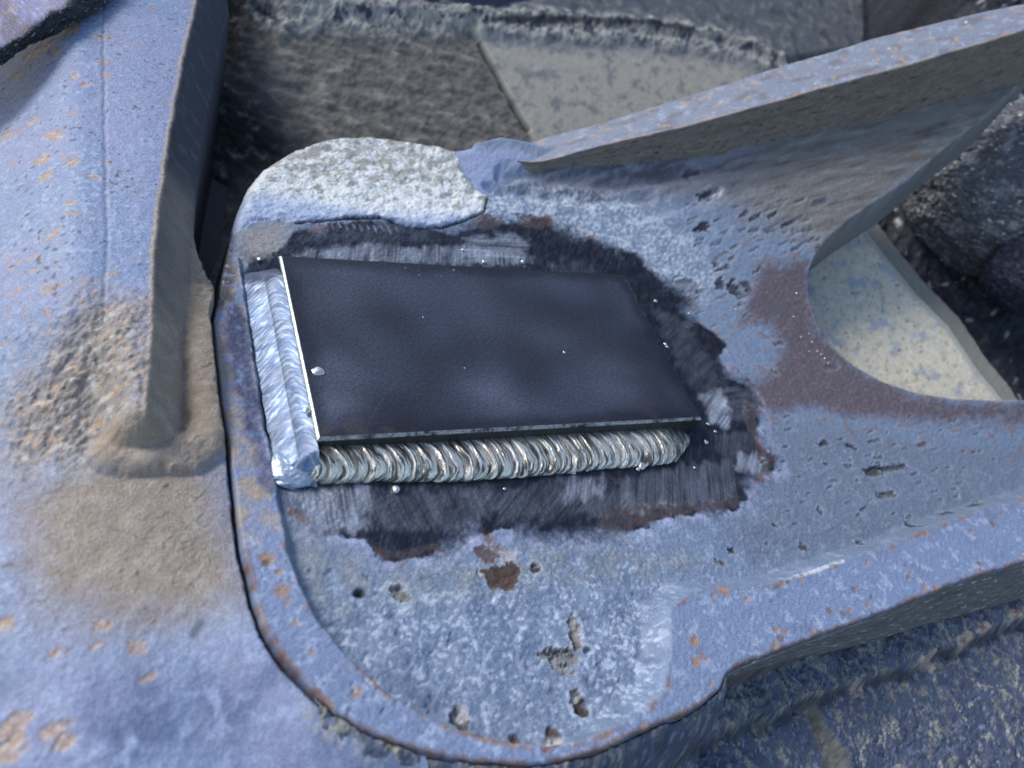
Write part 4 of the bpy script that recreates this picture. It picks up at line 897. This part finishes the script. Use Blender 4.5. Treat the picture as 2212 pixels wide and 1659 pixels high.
GRV = [(1745, 1512), (1790, 1508), (1815, 1560), (1835, 1600), (1862, 1640), (1900, 1720), (1835, 1720), (1815, 1655), (1790, 1600), (1768, 1560)]
B.warp(1.5, 8, 975); sdv = B.poly(Bp(GRV), 20); B.nowarp()
Zb -= 5.0 * (1 - ss(-2.5, .6, sdv))
Zb += 1.3 * b1 + .35 * b2 + 2.4 * b3
flk = ss(.02, .12, fbm(X * .8 + Y * .5, Y, 6, 5, 981, .62)) ; Zb += .55 * flk
flow = ss(.10, .20, fbm(X * .86 + Y * .5, (Y * .86 - X * .5) / 1.9, 3.0, 5, 982, .68))
C = colour(X.shape, (0.088, 0.108, 0.160)); A = aux3(X.shape, .6)
C = mixc(C, (0.055, 0.07, 0.115), .7 * ss(-.05, .4, b1)); C = mixc(C, (0.19, 0.225, 0.32), .5 * ss(.1, .45, b2))
xr = X * .86 + Y * .5; yr = (Y * .86 - X * .5) / 1.8
lay = fbm(xr, yr, 11, 5, 986, .62); vein = (1 - ss(.01, .085, np.abs(lay))) * ss(-.25, .15, fbm(X, Y, 15, 3, 987)); Zb += .9 * ss(-.02, .03, lay) + .6 * ss(.22, .27, lay)
C = mixc(C, (0.40, 0.39, 0.32), .85 * vein); C = mixc(C, (0.27, 0.265, 0.21), .75 * flow * ss(-.1, .3, b3 + .25 * ss(-125, -88, Y))); C = mixc(C, (.20, .20, .17), .55 * ss(.1, .4, fbm(X, Y, 4, 4, 985)) * ss(-.1, .2, sds / 10))
C = mixc(C, (0.32, 0.37, 0.47), .6 * ss(.30, .42, fbm(X * 1.4, Y, 3.4, 3, 983)))
gv = 1 - ss(-1, 1, sdv); C = mixc(C, mixc(colour(X.shape, (.22, .21, .165)), (.34, .33, .27), ss(-.1, .3, b2)), .9 * gv)
C = mixc(C, (.035, .038, .045), .6 * (1 - ss(.5, 2.4, np.abs(sds + 1) + b2)))
for q, (px, py, sz) in enumerate([(2085, 1384, 3.0), (2120, 1360, 2.4), (2010, 1420, 2.2), (1990, 1428, 1.6), (1862, 1480, 2.2), (2190, 1330, 2.2), (2030, 1430, 1.6), (1820, 1310, 0.1)]):
    p = onto([(px, py)], lowb_z)[0]; d = np.hypot((X - p[0]) * .55, Y - p[1]) - sz + 2.2 * fbm(X, Y, 4, 3, 990 + q)
    k = 1 - ss(-.6, .6, d); C = mixc(C, mixc(colour(X.shape, (.42, .36, .31)), (.2, .12, .08), ss(0, .3, b2)), .85 * k); Zb += .6 * k
WB = onto([(1571, 1459), (1553, 1490), (1500, 1535), (1440, 1570), (1370, 1602), (1290, 1630), (1200, 1652), (1060, 1662), (900, 1700)], lowb_z)
edge_l = np.concatenate([WB[:, :2]])
k_ = cells(in_view(X, Y, Zb, .12) & (ro > -1.2))
lowl = ss(0, 1, X * 0)
lowb = thing('lower_casting', 'dark blue casting crusted with flaky olive mud, cut by a channel groove', 'casting')
lab = np.zeros(k_.shape, int); lab[avg(sds) < -1] = 1; lab[avg(sdv) < -.5] = 2
for k, nm in enumerate(['ledge', 'lower_face', 'groove']):
    grid_obj(nm, X, Y, Zb, C, A, M_MUD, lowb, k_ & (lab == k))

# ================================================================== cream slab seen through the cut-out
def slab_z(x, y): return F_floor(x, y) * .55 - 26.0
SL = onto([(1700, 480), (1845, 480), (1898, 553), (1975, 646), (2041, 713), (2108, 813), (2150, 862), (2175, 905), (1900, 980), (1680, 760)], slab_z)
slab = thing('cream_slab', 'cream painted metal slab with a bevelled edge seen through the oval cut-out', 'slab')
sl_pad = 60
xs = np.arange(SL[:, 0].min() - 45, SL[:, 0].max() + 60, .7); ys = np.arange(SL[:, 1].min() - 40, SL[:, 1].max() + 50, .7)
Q = Grid(xs, ys); X, Y = Q.X, Q.Y
sq = Q.poly(SL[:, :2], 90)
q1 = fbm(X, Y, 5, 5, 1001, .65); q2 = fbm(X, Y, 16, 3, 1002); q3 = fbm(X, Y, 1.8, 2, 1003)
Zq = slab_z(X, Y) - .22 * np.clip(sq + .5, 0, 6) - 3.5 * ss(5, 6.5, sq) - .1 * np.clip(sq - 6, 0, 20) - 30 * ss(20, 30, sq + .8 * q2) + .25 * q1 + .4 * q1 * ss(8, 12, sq)
C = colour(X.shape, (.60, .555, .435)); A = aux3(X.shape, .6)
C = mixc(C, (.34, .34, .28), .55 * ss(0, .4, q1)); C = mixc(C, (.70, .69, .60), .5 * ss(.05, .4, fbm(X, Y, 3.5, 3, 1004)))
C = mixc(C, (.24, .30, .42), .6 * ss(.12, .35, fbm(X, Y, 11, 4, 1005))); C = mixc(C, (.42, .28, .14), .8 * ss(.38, .48, fbm(X, Y, 3.2, 2, 1006))); C = mixc(C, (.09, .085, .07), .8 * ss(.44, .54, fbm(X, Y, 2.8, 2, 1007)))
C = mixc(C, (.40, .395, .345), .8 * ss(0, 1.0, sq)); C = mixc(C, (.20, .195, .165), .85 * ss(5, 7, sq)); C = mixc(C, (.05, .05, .045), .7 * (1 - ss(0, 1.6, np.abs(sq - 6) + q1))); C = mixc(C, (.03, .03, .03), .9 * ss(20, 30, sq + 3 * q2))
kq = cells((sq < 36) & in_view(X, Y, Zq, .15))
lab = np.zeros(kq.shape, int); sa = avg(sq); lab[sa > 0] = 1; lab[sa > 6.0] = 2
for k, nm in enumerate(['slab_top', 'bevel', 'ledge']):
    grid_obj(nm, X, Y, Zq, C, A, M_PAINT, slab, kq & (lab == k))

# ================================================================== dirt and stones around and under it
def dirt_z(x, y): return F_floor(x, y) * .62 - 62.0
xs = np.arange(150, 900, 1.8); ys = np.arange(-60, 900, 1.8)
D = Grid(xs, ys); X, Y = D.X, D.Y
e1 = fbm(X, Y, 30, 5, 1101, .62); e2 = fbm(X, Y, 7, 4, 1102, .6)
Zd = dirt_z(X, Y) + 14 * e1 + 5 * np.abs(e2)
xe_d = np.interp(Y, RE[o_, 1], RE[o_, 0])
kd = ss(140, 185, Y) * (1 - ss(xe_d, xe_d + 5, X))
Zd = Zd * (1 - kd) + np.minimum(Zd, back_z(X, Y) - 14 + 3 * e1) * kd
C = colour(X.shape, (.030, .031, .040)); C = mixc(C, (.10, .10, .11), .6 * ss(.1, .5, e2)); C = mixc(C, (.012, .012, .018), .7 * ss(0, .4, e1))
C = mixc(C, (.5, .5, .5), .8 * ss(.46, .54, fbm(X, Y, 6, 2, 1103)))
o = grid_obj('rubble', X, Y, Zd, C, aux3(X.shape, .85), M_ROCK, None, cells(in_view(X, Y, Zd, .25)))
o['kind'] = 'structure'
xs = np.linspace(-700, 1400, 220); ys = np.linspace(-700, 1600, 220)
Xg, Yg = np.meshgrid(xs, ys)
o = grid_obj('ground', Xg, Yg, -170 + 10 * fbm(Xg, Yg, 90, 4, 1111), colour(Xg.shape, (.03, .03, .032)), aux3(Xg.shape, .9), M_ROCK)
o['kind'] = 'structure'

def boulder(name, label, px, off, r, seed, col, peb=0.0, n=150, dis=.2):
    c = onto([px], dirt_z, off)[0]
    th = np.linspace(0, 2 * np.pi, n * 2); ph_ = np.linspace(0.02, np.pi - .02, n)
    T_, P_ = np.meshgrid(th, ph_)
    nx, ny, nz = np.sin(P_) * np.cos(T_), np.sin(P_) * np.sin(T_), np.cos(P_)
    def tri(sc, o_, sd):
        return (fbm(nx * 1.3 + 9, ny * 1.3 + 5, sc, o_, sd) * np.abs(nz) + fbm(ny * 1.3 + 4, nz * 1.3 + 8, sc, o_, sd + 1) * np.abs(nx) + fbm(nz * 1.3 + 3, nx * 1.3 + 2, sc, o_, sd + 2) * np.abs(ny)) / (np.abs(nx) + np.abs(ny) + np.abs(nz)) * 1.5
    k = 1 + dis * tri(.9, 5, seed) + .05 * np.abs(tri(.1, 3, seed + 4)); k[:, -1] = k[:, 0]
    cc = colour(T_.shape, col); cc = mixc(cc, np.array(col) * 2.3 + .03, .7 * ss(.0, .4, tri(.16, 4, seed + 7)))
    if peb: cc = mixc(cc, (.55, .55, .54), peb * ss(.40, .47, tri(.05, 2, seed + 9)))
    o = grid_obj(name, c[0] + r[0] * nx * k, c[1] + r[1] * ny * k, c[2] + r[2] * nz * k, cc, aux3(T_.shape, .8), M_ROCK, None, flip=True)
    o['label'] = label; o['category'] = 'rock'; o['group'] = 'rocks beyond the cut-out'
    return o
boulder('gravelly_rock', 'big rounded grey rock crusted with pale grit beside the cream slab', (2150, 405), 24, (58, 56, 46), 21, (.105, .11, .125), .9, 260, .16)
boulder('dark_rock', 'smooth navy black rock at the right end of the oval cut-out, below the gritty rock', (2232, 585), 44, (22, 24, 26), 33, (.016, .02, .04), 0, 150, .12)

# smaller pieces hang under the part they belong to
def under(child, part, root):
    ks = [o for o in root.children if o.name.split('.')[0] == child]; ps = [o for o in root.children if o.name.split('.')[0] == part]
    for o in ks:
        if ps: o.parent = ps[0]
under('flange_wall', 'upper_flange', casting)
under('flange_face', 'lower_flange', casting)
under('rib_edge', 'rib', left)
under('weld_stop', 'weld_bead', plate)
under('bevel', 'slab_top', slab)
under('groove', 'lower_face', lowb)
